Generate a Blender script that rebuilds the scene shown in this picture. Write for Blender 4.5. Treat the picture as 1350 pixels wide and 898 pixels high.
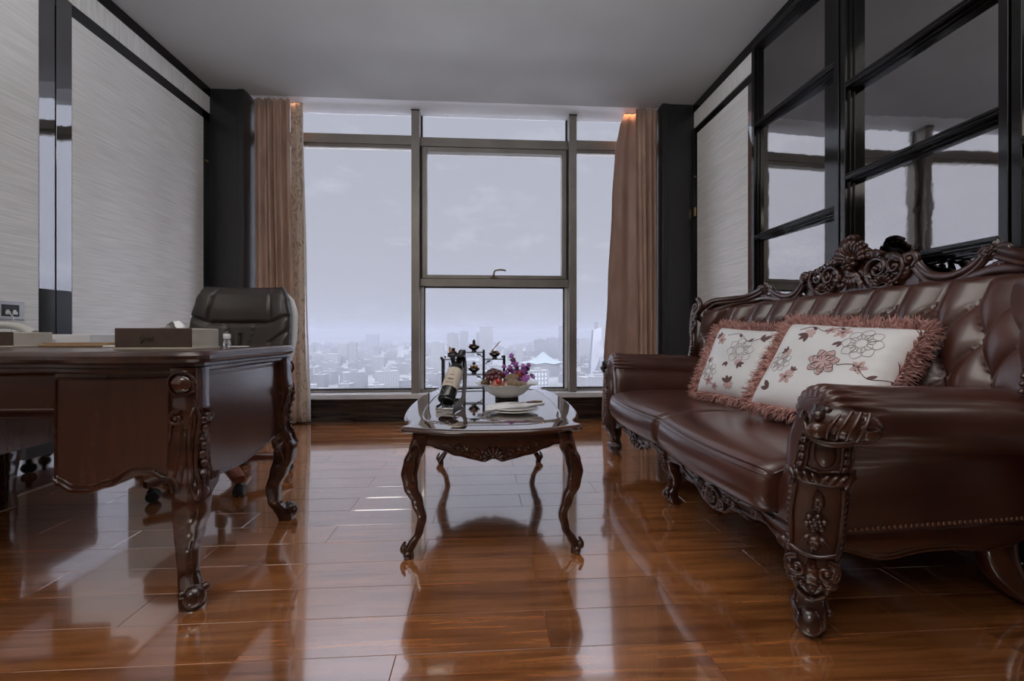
import bpy, bmesh, math, random
from mathutils import Vector, Matrix, noise
PI = math.pi
random.seed(7)
for o in list(bpy.data.objects): bpy.data.objects.remove(o)
SC = bpy.context.scene
COL = SC.collection

# ------------------------------------------------------------------ camera
YAW = math.atan(35 / 565.0)
cd = bpy.data.cameras.new('camera')
cd.sensor_width = 36.0
cd.lens = 565.0 / 1350 * 36
cd.shift_y = (440 - 449) / 1350.0
cd.clip_start = 0.02
cd.clip_end = 30000
cam = bpy.data.objects.new('camera', cd)
COL.objects.link(cam)
cam.location = (0, 0, 0.8)
cam.rotation_euler = (PI / 2, 0, -YAW)
SC.camera = cam

# ------------------------------------------------------------------ view
SC.view_settings.view_transform = 'Standard'
SC.view_settings.look = 'None'
SC.view_settings.gamma = 1.0
SC.view_settings.use_curve_mapping = False
SC.view_settings.exposure = 0.0
SC.cycles.use_denoising = True
SC.cycles.max_bounces = 10
SC.cycles.diffuse_bounces = 5
SC.cycles.glossy_bounces = 5
SC.cycles.transmission_bounces = 6
SC.cycles.transparent_max_bounces = 12
SC.cycles.volume_bounces = 1
SC.cycles.sample_clamp_indirect = 6.0
SC.cycles.caustics_reflective = True
SC.cycles.caustics_refractive = False

# ------------------------------------------------------------------ sky
def make_world():
    w = bpy.data.worlds.new('overcast_sky'); SC.world = w; w.use_nodes = True
    nt = w.node_tree; nt.nodes.clear(); N = nt.nodes.new; L = nt.links.new
    out = N('ShaderNodeOutputWorld'); bg = N('ShaderNodeBackground'); L(bg.outputs[0], out.inputs[0])
    tc = N('ShaderNodeTexCoord')
    dot = N('ShaderNodeVectorMath'); dot.operation = 'DOT_PRODUCT'; L(tc.outputs['Generated'], dot.inputs[0]); dot.inputs[1].default_value = (0, 1, 0)
    # sky brightened off to both sides and overhead to light room and mirrors
    sx = N('ShaderNodeSeparateXYZ'); L(tc.outputs['Generated'], sx.inputs[0])
    fl = N('ShaderNodeCombineXYZ'); L(sx.outputs[0], fl.inputs[0]); L(sx.outputs[1], fl.inputs[1])
    nm = N('ShaderNodeVectorMath'); nm.operation = 'NORMALIZE'; L(fl.outputs[0], nm.inputs[0])
    sy = N('ShaderNodeSeparateXYZ'); L(nm.outputs[0], sy.inputs[0])
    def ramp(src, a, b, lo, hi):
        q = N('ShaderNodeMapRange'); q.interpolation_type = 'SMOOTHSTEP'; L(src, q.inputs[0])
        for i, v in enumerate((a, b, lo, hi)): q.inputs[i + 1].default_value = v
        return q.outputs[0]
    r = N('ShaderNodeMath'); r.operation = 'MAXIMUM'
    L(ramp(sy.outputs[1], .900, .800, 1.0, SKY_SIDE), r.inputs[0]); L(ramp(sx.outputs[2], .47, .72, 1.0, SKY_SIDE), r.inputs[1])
    mp = N('ShaderNodeMapping'); mp.inputs['Scale'].default_value = (1.2, 1.0, 3.2); L(tc.outputs['Generated'], mp.inputs[0])
    nz = N('ShaderNodeTexNoise'); nz.inputs['Scale'].default_value = 5.0; nz.inputs['Detail'].default_value = 9; nz.inputs['Roughness'].default_value = .62
    L(mp.outputs[0], nz.inputs['Vector'])
    cr = N('ShaderNodeValToRGB'); L(nz.outputs[0], cr.inputs[0])
    cr.color_ramp.elements[0].position = .56; cr.color_ramp.elements[0].color = (.450, .461, .530, 1)
    cr.color_ramp.elements[1].position = .80; cr.color_ramp.elements[1].color = (.57, .59, .66, 1)
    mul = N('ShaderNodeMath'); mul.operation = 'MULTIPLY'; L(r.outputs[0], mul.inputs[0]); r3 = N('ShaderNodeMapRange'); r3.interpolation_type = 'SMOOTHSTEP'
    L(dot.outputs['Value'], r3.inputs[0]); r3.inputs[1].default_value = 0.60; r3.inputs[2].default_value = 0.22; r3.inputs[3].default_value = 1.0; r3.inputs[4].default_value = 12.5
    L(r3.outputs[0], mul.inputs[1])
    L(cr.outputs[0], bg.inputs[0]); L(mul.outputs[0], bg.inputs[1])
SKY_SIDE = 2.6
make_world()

def area(name, loc, rot, sx, sy, power, color):
    d = bpy.data.lights.new(name, 'AREA'); d.shape = 'RECTANGLE'; d.size = sx; d.size_y = sy; d.energy = power; d.color = color
    o = bpy.data.objects.new(name, d); o.location = loc; o.rotation_euler = rot; COL.objects.link(o); return o
# unseen fill lights added above and behind the view, without fixtures, then cove lights
area('overhead_fill', (-.2, .7, 2.84), (0, 0, 0), 2.6, 1.4, 21, (1, .94, .87))  # added fill with no fixture, brightens seats, floor and walls
area('upward_fill', (-.2, .9, 1.90), (PI, 0, 0), 2.4, 1.2, 58, (.93, .97, 1))  # added fill aimed up to brighten the ceiling; nothing hangs here
area('rear_fill', (-1.7, -1.4, 2.84), (0, 0, 0), 1.0, .8, 26, (1, .94, .87))  # added fill behind the camera, lifts the dark desk front
area('cove_light', (1.36, 3.93, 2.845), (0, 0, 0), .20, .05, .3, (1, .42, .18))
area('cove_light', (-1.80, 3.93, 2.845), (0, 0, 0), .30, .05, .2, (1, .5, .25))

# ------------------------------------------------------------------ mesh builder
def V(*a): return Vector(a)
def lerp(a, b, t): return a + (b - a) * t
def interp(tab, t):
    if t <= tab[0][0]: return tab[0][1]
    for (a, x), (b, y) in zip(tab, tab[1:]):
        if t <= b:
            k = (t - a) / (b - a); k = k * k * (3 - 2 * k); return x + (y - x) * k
    return tab[-1][1]
def spline(pts, n):
    """Catmull-Rom through pts, n samples per span"""
    P = [Vector(p) for p in pts]; out = []
    for i in range(len(P) - 1):
        p0 = P[i - 1] if i else P[0] * 2 - P[1]; p1 = P[i]; p2 = P[i + 1]
        p3 = P[i + 2] if i + 2 < len(P) else P[-1] * 2 - P[-2]
        for k in range(n):
            t = k / n
            out.append(.5 * ((2 * p1) + (p2 - p0) * t + (2 * p0 - 5 * p1 + 4 * p2 - p3) * t * t + (3 * p1 - p0 - 3 * p2 + p3) * t ** 3))
    out.append(P[-1]); return out

class MB:
    def __init__(s): s.v = []; s.f = []
    def grid(s, rows, closeu=False, closev=False):
        b = len(s.v); nr = len(rows); nc = len(rows[0])
        for r in rows: s.v.extend(Vector(p) for p in r)
        for i in range(nr if closev else nr - 1):
            for j in range(nc if closeu else nc - 1):
                a = b + i * nc + j; c = b + i * nc + (j + 1) % nc
                d = b + ((i + 1) % nr) * nc + (j + 1) % nc; e = b + ((i + 1) % nr) * nc + j
                s.f.append((a, c, d, e))
        return s
    def loft(s, rings, cap=True):
        b = len(s.v); n = len(rings[0]); s.grid(rings, closeu=True)
        if cap:
            s.f.append(tuple(b + j for j in range(n))[::-1]); m = b + (len(rings) - 1) * n
            s.f.append(tuple(m + j for j in range(n)))
        return s
    def box(s, x0, y0, z0, x1, y1, z1):
        b = len(s.v)
        for z in (z0, z1):
            for x, y in ((x0, y0), (x1, y0), (x1, y1), (x0, y1)): s.v.append(V(x, y, z))
        for q in ((3, 2, 1, 0), (4, 5, 6, 7), (0, 1, 5, 4), (1, 2, 6, 5), (2, 3, 7, 6), (3, 0, 4, 7)):
            s.f.append(tuple(b + i for i in q))
        return s
    def tube(s, pts, rad, n=8, cap=True, flat=1.0, up=None):
        P = [Vector(p) for p in pts]; m = len(P)
        R = rad if callable(rad) else (lambda t: rad) if not isinstance(rad, (list, tuple)) else (lambda t: interp([(i / (len(rad) - 1), q) for i, q in enumerate(rad)], t))
        rings = []; nv = None
        for i in range(m):
            t = (P[min(i + 1, m - 1)] - P[max(i - 1, 0)])
            if t.length < 1e-9: t = V(0, 0, 1)
            t.normalize()
            if nv is None:
                u = Vector(up) if up else (V(0, 0, 1) if abs(t.z) < .9 else V(1, 0, 0))
                nv = (u - t * u.dot(t)).normalized()
            else:
                nv = nv - t * nv.dot(t)
                nv = nv.normalized() if nv.length > 1e-6 else t.orthogonal().normalized()
            bv = t.cross(nv); r = R(i / max(1, m - 1))
            rings.append([P[i] + (nv * math.cos(2 * PI * k / n) * flat + bv * math.sin(2 * PI * k / n)) * r for k in range(n)])
        return s.loft(rings, cap)
    def lathe(s, prof, n=24, c=(0, 0, 0), M=None, cap=True):
        rings = []
        for r, z in prof:
            ring = [V(r * math.cos(2 * PI * k / n), r * math.sin(2 * PI * k / n), z) for k in range(n)]
            if M is not None: ring = [M @ p for p in ring]
            rings.append([p + Vector(c) for p in ring])
        return s.loft(rings, cap)
    def ell(s, c, rx, ry, rz, n=12, m=8, M=None):
        rings = []
        for i in range(m + 1):
            a = -PI / 2 + PI * (i * .96 + .02 * m) / m
            rr = math.cos(a); z = math.sin(a)
            ring = [V(rx * rr * math.cos(2 * PI * k / n), ry * rr * math.sin(2 * PI * k / n), rz * z) for k in range(n)]
            if M is not None: ring = [M @ p for p in ring]
            rings.append([p + Vector(c) for p in ring])
        return s.loft(rings)
    def prism(s, outl, f0, f1):
        """outline of 2D points; f0/f1 map (a,b) to 3D for both faces"""
        b = len(s.v); n = len(outl)
        s.v += [Vector(f0(a, c)) for a, c in outl]; s.v += [Vector(f1(a, c)) for a, c in outl]
        s.f.append(tuple(range(b, b + n))); s.f.append(tuple(range(b + 2 * n - 1, b + n - 1, -1)))
        for i in range(n):
            j = (i + 1) % n; s.f.append((b + j, b + i, b + n + i, b + n + j))
        return s
    def xf(s, M, start=0):
        for i in range(start, len(s.v)): s.v[i] = M @ s.v[i]
        return s
    def build(s, name, m, parent=None, org=None, sharp=38, bevel=0, sub=0, seg=2):
        me = bpy.data.meshes.new(name)
        o = bpy.data.objects.new(name, me); COL.objects.link(o)
        off = Vector(org) if org is not None else (root_loc(parent) if parent else V(0, 0, 0))
        me.from_pydata([tuple(p - off) for p in s.v], [], s.f); me.validate()
        bm = bmesh.new(); bm.from_mesh(me); bmesh.ops.recalc_face_normals(bm, faces=bm.faces); bm.to_mesh(me); bm.free()
        if m is not None: me.materials.append(m)
        if sharp is not None:
            for p in me.polygons: p.use_smooth = True
            me.set_sharp_from_angle(angle=math.radians(sharp))
        if bevel:
            b = o.modifiers.new('bevel', 'BEVEL'); b.width = bevel; b.segments = seg; b.limit_method = 'ANGLE'; b.angle_limit = math.radians(40); b.harden_normals = False
            for p in me.polygons: p.use_smooth = True
            me.set_sharp_from_angle(angle=math.radians(80))
        if sub:
            b = o.modifiers.new('subsurf', 'SUBSURF'); b.levels = sub; b.render_levels = sub
        if parent: o.parent = parent
        elif org is not None: o.location = off
        return o
def root_loc(o):
    l = V(0, 0, 0)
    while o is not None: l = l + o.location; o = o.parent
    return l
def thing(name, label, cat, loc=(0, 0, 0), rz=0, group=None):
    o = bpy.data.objects.new(name, None); COL.objects.link(o); o.empty_display_size = .1
    o.location = loc; o.rotation_euler = (0, 0, rz); o['label'] = label; o['category'] = cat
    if group: o['group'] = group
    return o
def tag(o, label, cat, group=None, kind=None):
    o['label'] = label; o['category'] = cat
    if group: o['group'] = group
    if kind: o['kind'] = kind
    return o
def struct(o): o['kind'] = 'structure'; return o
def part(name, mb, m, parent, **k): return mb.build(name, m, parent, **k)
def lpart(name, mb, m, parent, **k): return mb.build(name, m, parent, org=(0, 0, 0), **k)     # authored in the thing's own coordinates
def copy_tree(o, parent=None):
    c = o.copy(); COL.objects.link(c)
    if parent: c.parent = parent
    for ch in [q for q in bpy.data.objects if q.parent == o]: copy_tree(ch, c)
    return c
def ogee_rect(hx, hy, r, n=5, cx=0, cy=0):
    pts = []
    for (sx, sy, a0) in ((1, 1, 0), (-1, 1, 90), (-1, -1, 180), (1, -1, 270)):
        for k in range(n + 1):
            a = math.radians(a0 + 90 * k / n); pts.append((cx + sx * (hx - r) + r * math.cos(a), cy + sy * (hy - r) + r * math.sin(a)))
    return pts
def superring(hx, hy, p=2.6, n=20):
    out = []
    for k in range(n):
        a = 2 * PI * k / n; c, q = math.cos(a), math.sin(a)
        out.append((hx * math.copysign(abs(c) ** (2 / p), c), hy * math.copysign(abs(q) ** (2 / p), q)))
    return out

# ------------------------------------------------------------------ carving on a mapped surface m(u, v, w) -> point
def mframe(m, u, v, w=0):
    e = .004; o = m(u, v, w); a = (m(u + e, v, w) - o) / e; b = (m(u, v + e, w) - o) / e; c = (m(u, v, w + e) - o) / e
    return o, a, b, c
def c_tube(mb, m, pts, r, w=0, n=6, spans=5):
    P = spline([(p[0], p[1], p[2] if len(p) > 2 else w) for p in pts], spans)
    mb.tube([m(*p) for p in P], r, n=n)
def c_ell(mb, m, u, v, w, ru, rv, rw, rot=0, n=10, k=6):
    o, a, b, c = mframe(m, u, v, w); cr, sr = math.cos(rot), math.sin(rot)
    M = Matrix((a * cr + b * sr, b * cr - a * sr, c)).transposed()
    mb.ell(o, ru, rv, rw, n, k, M)
def c_scroll(mb, m, u, v, R, a0, turns, d, th0, th1, w=0, n=6, ball=1.6):
    P = []; k = int(14 * turns) + 4
    for i in range(k + 1):
        t = i / k; r = R * (1 - t) ** .85 + R * .10; a = math.radians(a0) + d * 2 * PI * turns * t
        P.append(m(u + r * math.cos(a), v + r * math.sin(a), w + .35 * th0 * t))
    mb.tube(P, lambda t: lerp(th0, th1, t), n=n)
    c_ell(mb, m, u, v, w + .3 * th0, th1 * ball, th1 * ball, th1 * ball)
def c_leaf(mb, m, u, v, ang, L, W, H, lobes=4, bend=0, w=0):
    rows = []; n = 14; cu, cv = u, v; a = math.radians(ang)
    for i in range(n + 1):
        t = i / n; aa = a + math.radians(bend) * t
        wd = W * (math.sin(PI * min(1, t * .92 + .10)) ** .7) * (1 - .32 * abs(math.sin(PI * lobes * t)) * (1 - t))
        if i == n: wd = W * .04
        row = []
        for j in range(7):
            c = (j - 3) / 3.0
            h = H * (1 - c * c * .9) * (.45 + .55 * math.sin(PI * min(1, t + .1))) * (.75 + .25 * math.cos(2 * PI * lobes * t - 3 * abs(c))) - (.25 * H if j == 3 else 0)
            row.append(m(cu - math.sin(aa) * c * wd, cv + math.cos(aa) * c * wd, w + h if abs(c) < 1 else w - .002))
        rows.append(row); cu += math.cos(aa) * L / n; cv += math.sin(aa) * L / n
    mb.grid(rows)
def c_rosette(mb, m, u, v, r, petals=6, h=.01, w=0):
    for k in range(petals):
        a = 2 * PI * k / petals + .3
        c_ell(mb, m, u + math.cos(a) * r * .62, v + math.sin(a) * r * .62, w, r * .42, r * .36, h, a)
    for k in range(petals):
        a = 2 * PI * (k + .5) / petals + .3
        c_ell(mb, m, u + math.cos(a) * r * .34, v + math.sin(a) * r * .34, w + h * .6, r * .26, r * .22, h * .8, a, 8, 5)
    c_ell(mb, m, u, v, w + h, r * .2, r * .2, h * .9, 0, 8, 5)
def c_shell(mb, m, u, v, R, a0, a1, ribs, th, w=0, r0=.22):
    for k in range(ribs):
        a = math.radians(lerp(a0, a1, k / (ribs - 1))); q = R * (1 - .12 * abs(k / (ribs - 1) - .5) * 2)
        P = [m(u + math.cos(a) * q * lerp(r0, 1, t), v + math.sin(a) * q * lerp(r0, 1, t), w + th * (.2 + 1.2 * math.sin(PI * t * .75))) for t in (0, .2, .4, .6, .8, .95, 1.02)]
        mb.tube(P, [th * .35, th * .6, th * .85, th * 1.1, th * .7], n=6)
    P = [m(u + math.cos(math.radians(lerp(a0, a1, k / 16))) * R * r0, v + math.sin(math.radians(lerp(a0, a1, k / 16))) * R * r0, w + th * .4) for k in range(17)]
    mb.tube(P, th * .5, n=6)
def c_beads(mb, m, pts, r, step, w=0):
    P = spline([(p[0], p[1], 0) for p in pts], 10); acc = 0
    for a, b in zip(P, P[1:]):
        acc += (b - a).length
        if acc >= step: acc = 0; c_ell(mb, m, b[0], b[1], w, r, r, r, 0, 6, 4)

# ------------------------------------------------------------------ materials
def mat(name, col, rough=.5, metal=0, ior=1.5, coat=0, coat_rough=.08, coat_ior=1.5, sheen=0, spec=.5, trans=0, alpha=1):
    m = bpy.data.materials.new(name); m.use_nodes = True; b = m.node_tree.nodes['Principled BSDF']
    b.inputs['Base Color'].default_value = (*col, 1); b.inputs['Roughness'].default_value = rough; b.inputs['Metallic'].default_value = metal
    b.inputs['IOR'].default_value = ior; b.inputs['Coat Weight'].default_value = coat; b.inputs['Coat Roughness'].default_value = coat_rough
    b.inputs['Coat IOR'].default_value = coat_ior; b.inputs['Sheen Weight'].default_value = sheen; b.inputs['Specular IOR Level'].default_value = spec
    b.inputs['Transmission Weight'].default_value = trans; b.inputs['Alpha'].default_value = alpha
    return m
def nodes(m): return m.node_tree, m.node_tree.nodes['Principled BSDF'], m.node_tree.nodes.new, m.node_tree.links.new
def noise_color(m, c0, c1, scale, stretch=(1, 1, 1), p0=.35, p1=.65, detail=4, bump=0, bdist=.002, rough_var=None, dist=0.0, coord='Object'):
    nt, b, N, L = nodes(m)
    tc = N('ShaderNodeTexCoord'); mp = N('ShaderNodeMapping'); mp.inputs['Scale'].default_value = stretch; L(tc.outputs[coord], mp.inputs[0])
    nz = N('ShaderNodeTexNoise'); nz.inputs['Scale'].default_value = scale; nz.inputs['Detail'].default_value = detail; nz.inputs['Distortion'].default_value = dist; L(mp.outputs[0], nz.inputs['Vector'])
    cr = N('ShaderNodeValToRGB'); L(nz.outputs[0], cr.inputs[0])
    cr.color_ramp.elements[0].position = p0; cr.color_ramp.elements[0].color = (*c0, 1); cr.color_ramp.elements[1].position = p1; cr.color_ramp.elements[1].color = (*c1, 1)
    L(cr.outputs[0], b.inputs['Base Color'])
    if bump:
        bp = N('ShaderNodeBump'); bp.inputs['Strength'].default_value = bump; bp.inputs['Distance'].default_value = bdist; L(nz.outputs[0], bp.inputs['Height']); L(bp.outputs[0], b.inputs['Normal'])
    if rough_var:
        mr = N('ShaderNodeMapRange'); L(nz.outputs[0], mr.inputs[0]); mr.inputs[1].default_value = .3; mr.inputs[2].default_value = .7; mr.inputs[3].default_value = rough_var[0]; mr.inputs[4].default_value = rough_var[1]; L(mr.outputs[0], b.inputs['Roughness'])
    return m

WOOD = noise_color(mat('mahogany', (.1, .03, .02), .22, coat=.7, coat_rough=.10, coat_ior=1.6), (0.0300, 0.0080, 0.0045), (0.0625, 0.0180, 0.0090), 6, (1, 1, 7), detail=5)
WOODX = noise_color(mat('mahogany_crosswise', (.1, .03, .02), .22, coat=.7, coat_rough=.10, coat_ior=1.6), (0.0300, 0.0080, 0.0045), (0.0625, 0.0180, 0.0090), 6, (7, 7, 1.2), detail=5)
PANEL = noise_color(mat('mahogany_panel', (.1, .03, .02), .25, coat=.8, coat_rough=.16, coat_ior=1.7), (0.062, 0.0250, 0.0175), (0.078, 0.0315, 0.0215), 5, (6, 6, .8), detail=5)
DTOP = noise_color(mat('desk_top_mahogany', (.1, .03, .02), .28, ior=1.45, coat=.5, coat_rough=.10, coat_ior=1.5), (.026, .008, .005), (.055, .017, .009), 5, (7, 1, 1), detail=5)
TOPW = noise_color(mat('polished_mahogany_top', (.1, .03, .02), .05, ior=5.5, coat=1, coat_rough=.04, coat_ior=2.4), (0.0275, 0.0080, 0.0045), (0.0550, 0.0170, 0.0090), 5, (7, 1, 1), detail=5)
CARVE = noise_color(mat('carved_mahogany', (.1, .03, .02), .28, coat=.55, coat_rough=.16, coat_ior=1.6), (0.0250, 0.0080, 0.0050), (0.0675, 0.0210, 0.0110), 9, (1, 1, 2), detail=4)
LEATHER = noise_color(mat('burgundy_leather', (.1, .04, .03), .34, coat=.75, coat_rough=.20), (0.050, 0.0145, 0.0090), (0.088, 0.0285, 0.0190), 3.2, detail=7, bump=.10, bdist=.003, rough_var=(.30, .44))
BLEATHER = noise_color(mat('brown_black_leather', (.04, .03, .025), .38, coat=.3, coat_rough=.25), (0.0180, 0.0120, 0.0096), (0.0360, 0.0252, 0.0204), 4, detail=7, bump=.1, bdist=.002)
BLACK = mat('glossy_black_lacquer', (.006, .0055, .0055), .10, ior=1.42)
BLACKM = mat('dark_charcoal_panel', (.018, .018, .020), .32, ior=1.6)
STRIP = mat('mirror_black_strip', (.30, .30, .31), .035, metal=1)
# ------------------------------------------------------------------ setting materials
def wall_fabric(name, vertical=False):
    m = mat(name, (.5, .46, .4), .75, sheen=.1)
    return noise_color(m, (.67, .66, .64), (.84, .835, .82), 26 if not vertical else 30, (.3, .16, 5.0) if not vertical else (1, 3.2, .22), .32, .68, detail=5, bump=.18, bdist=.003, dist=.25)
FABRIC = wall_fabric('grey_beige_wallcovering'); FABRICV = wall_fabric('grey_beige_wallcovering_upright', True)
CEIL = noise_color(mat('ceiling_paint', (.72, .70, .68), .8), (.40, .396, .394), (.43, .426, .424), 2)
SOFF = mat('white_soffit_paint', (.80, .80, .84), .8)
ALU = noise_color(mat('bronze_grey_aluminium', (.2, .19, .18), .42, metal=.55), (.26, .235, .21), (.34, .315, .29), 3)
ALUD = mat('dark_gasket', (.02, .02, .02), .5)
SILLM = noise_color(mat('polished_grey_stone', (.42, .42, .44), .10, ior=3.0), (.76, .76, .78), (.85, .85, .87), 12, (1, 4, 1))
STONE = noise_color(mat('dark_veined_marble', (.03, .02, .015), .18, ior=1.6), (.012, .010, .010), (.085, .052, .034), 5, (.5, 1, 9), .42, .78, detail=8, dist=.8)
MIRROR = mat('dark_tinted_mirror', (.31, .30, .295), .03, metal=1)
nt, b, N, L = nodes(MIRROR)
tc = N('ShaderNodeTexCoord'); nz = N('ShaderNodeTexNoise'); nz.inputs['Scale'].default_value = 9; nz.inputs['Detail'].default_value = 3; L(tc.outputs['Object'], nz.inputs['Vector'])
bp = N('ShaderNodeBump'); bp.inputs['Strength'].default_value = .012; bp.inputs['Distance'].default_value = .02; L(nz.outputs[0], bp.inputs['Height']); L(bp.outputs[0], b.inputs['Normal'])
nt, b, N, L = nodes(STRIP)
tc = N('ShaderNodeTexCoord'); nz = N('ShaderNodeTexNoise'); nz.inputs['Scale'].default_value = 12; nz.inputs['Detail'].default_value = 3; L(tc.outputs['Object'], nz.inputs['Vector'])
bp = N('ShaderNodeBump'); bp.inputs['Strength'].default_value = .012; bp.inputs['Distance'].default_value = .02; L(nz.outputs[0], bp.inputs['Height']); L(bp.outputs[0], b.inputs['Normal'])
GOLD = mat('brushed_brass', (.75, .48, .22), .3, metal=1)
CHROME = mat('chrome', (.75, .75, .76), .12, metal=1)
GLASS = bpy.data.materials.new('window_glass'); GLASS.use_nodes = True
nt = GLASS.node_tree; nt.nodes.clear(); N = nt.nodes.new; L = nt.links.new
out = N('ShaderNodeOutputMaterial'); mx = N('ShaderNodeMixShader'); tr = N('ShaderNodeBsdfTransparent'); gl = N('ShaderNodeBsdfGlossy'); fr = N('ShaderNodeFresnel'); fr.inputs[0].default_value = 1.08
gl.inputs['Roughness'].default_value = 0.0; tr.inputs[0].default_value = (.985, .99, 1, 1)
L(fr.outputs[0], mx.inputs[0]); L(tr.outputs[0], mx.inputs[1]); L(gl.outputs[0], mx.inputs[2]); L(mx.outputs[0], out.inputs[0])

# floor boards: colour differs board by board (a face attribute), grain runs along x
FLOOR = mat('cherry_floorboards', (.2, .08, .03), .13, ior=3.4, coat=1, coat_ior=2.1, coat_rough=.05)
nt, b, N, L = nodes(FLOOR)
tc = N('ShaderNodeTexCoord'); at = N('ShaderNodeAttribute'); at.attribute_name = 'board'
ad = N('ShaderNodeVectorMath'); ad.operation = 'ADD'; L(tc.outputs['Object'], ad.inputs[0]); L(at.outputs['Color'], ad.inputs[1])
mp = N('ShaderNodeMapping'); mp.inputs['Scale'].default_value = (1.2, 24, 1); L(ad.outputs[0], mp.inputs[0])
nz = N('ShaderNodeTexNoise'); nz.inputs['Scale'].default_value = 2.2; nz.inputs['Detail'].default_value = 8; nz.inputs['Distortion'].default_value = .7; L(mp.outputs[0], nz.inputs['Vector'])
cr = N('ShaderNodeValToRGB'); L(nz.outputs[0], cr.inputs[0])
cr.color_ramp.elements[0].position = .34; cr.color_ramp.elements[0].color = (.22, .070, .021, 1); cr.color_ramp.elements[1].position = .62; cr.color_ramp.elements[1].color = (.46, .17, .052, 1)
sp = N('ShaderNodeSeparateColor'); L(at.outputs['Color'], sp.inputs[0])
mr = N('ShaderNodeMapRange'); L(sp.outputs[0], mr.inputs[0]); mr.inputs[2].default_value = 10; mr.inputs[3].default_value = .82; mr.inputs[4].default_value = 1.15
ms = N('ShaderNodeVectorMath'); ms.operation = 'SCALE'; L(cr.outputs[0], ms.inputs[0]); L(mr.outputs[0], ms.inputs['Scale']); L(ms.outputs[0], b.inputs['Base Color'])
n2 = N('ShaderNodeTexNoise'); n2.inputs['Scale'].default_value = 5; L(tc.outputs['Object'], n2.inputs['Vector'])
r2 = N('ShaderNodeMapRange'); L(n2.outputs[0], r2.inputs[0]); r2.inputs[3].default_value = .07; r2.inputs[4].default_value = .18; L(r2.outputs[0], b.inputs['Roughness'])

XL, XR, YB, YF, ZC = -2.31, 1.872, -2.2, 3.75, 2.86
def make_floor():
    mb = MB(); cols = []
    y0 = 1.083 - .1493 * 23; k = 0; bw = .0007
    while y0 < 3.97:
        x = -2.33 - .78 + (.178 + .78 * 4 - .78 * 4) % .78 + (.39 if k % 2 == 0 else 0) - .78 - .02
        while x < 1.9:
            xa, xb, ya, yb = max(x, XL), min(x + .78, XR), y0, min(y0 + .1493, 3.97)
            if xb - xa > .01 and yb - ya > .004:
                n0 = len(mb.f); b = len(mb.v); g = .0007
                tl = random.uniform(-.0004, .0004); tm = random.uniform(-.0004, .0004)
                for (ix, z) in ((0, -.004), (g, -.0012), (g + bw, 0)):
                    for (px, py, t) in ((xa + ix, ya + ix, tl), (xb - ix, ya + ix, tm), (xb - ix, yb - ix, -tl), (xa + ix, yb - ix, -tm)): mb.v.append(V(px, py, z))
                for r in range(2):
                    for j in range(4): mb.f.append((b + r * 4 + j, b + r * 4 + (j + 1) % 4, b + r * 4 + 4 + (j + 1) % 4, b + r * 4 + 4 + j))
                mb.f.append((b + 8, b + 9, b + 10, b + 11))
                c = (random.uniform(0, 10), random.uniform(0, 10), random.uniform(0, 10), 1)
                cols += [c] * (len(mb.f) - n0)
            x += .78
        y0 += .1493; k += 1
    n0 = len(mb.f); b = len(mb.v)
    mb.v += [V(XL, YB, -.004), V(XR, YB, -.004), V(XR, 3.97, -.004), V(XL, 3.97, -.004)]; mb.f.append((b, b + 1, b + 2, b + 3)); cols.append((5, 5, 5, 1))
    o = mb.build('floor', FLOOR, sharp=None)
    me = o.data; at = me.attributes.new('board', 'FLOAT_COLOR', 'FACE')
    for i, c in enumerate(cols): at.data[i].color = c
    struct(o)
make_floor()

def sbox(name, m, *b, bevel=0, parent=None):
    mb = MB().box(*b); o = mb.build(name, m, parent, bevel=bevel, sharp=None if not bevel else 38)
    if not parent: struct(o)
    return o
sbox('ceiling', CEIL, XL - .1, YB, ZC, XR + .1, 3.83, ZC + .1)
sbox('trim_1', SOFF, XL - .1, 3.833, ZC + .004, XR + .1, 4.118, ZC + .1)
sbox('wall_left', BLACK, XL - .12, YB, 0, XL - .012, 4.2, ZC)
sbox('wall_right', BLACK, XR + .012, YB, 0, XR + .12, 4.2, ZC)
sbox('wall_back', mat('dark_rear_panelling', (.10, .08, .065), .5), XL - .1, YB - .1, 0, XR + .1, YB, ZC)
# left wall dressing
sbox('trim_2', FABRICV, XL - .012, YB, 2.65, XL - .002, YF, 2.787)
sbox('trim_3', FABRIC, XL - .012, 2.549, .60, XL, 3.668, 2.574, bevel=.002)
sbox('trim_4', FABRIC, XL - .012, YB, .60, XL, 2.368, 2.574, bevel=.002)
sbox('trim_5', BLACK, XL - .012, YB, 2.787, XL + .004, YF, ZC)
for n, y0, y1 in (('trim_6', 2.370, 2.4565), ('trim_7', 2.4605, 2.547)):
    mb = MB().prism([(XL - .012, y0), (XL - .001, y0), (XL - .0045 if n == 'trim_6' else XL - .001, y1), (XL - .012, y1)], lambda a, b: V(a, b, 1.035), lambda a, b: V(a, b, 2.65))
    sbox('trim_19' if n == 'trim_6' else 'trim_20', BLACK, XL - .012, y0, .60, XL - .001, y1, 1.033, bevel=.001)  # lower strip in plain black, standing in for a dark reflection
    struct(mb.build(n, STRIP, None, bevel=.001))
sbox('trim_17', BLACKM, XL - .012, YB, 2.574, XL - .006, YF, 2.65)
sbox('trim_18', BLACKM, XL - .012, 3.668, 0, XL - .006, YF, 2.65)
sbox('baseboard_left', STRIP, XL - .012, YB, .0, XL + .000, YF, .59)
sbox('trim_8', CHROME, XL - .001, YB, .0, XL + .003, YF, .006)
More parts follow.
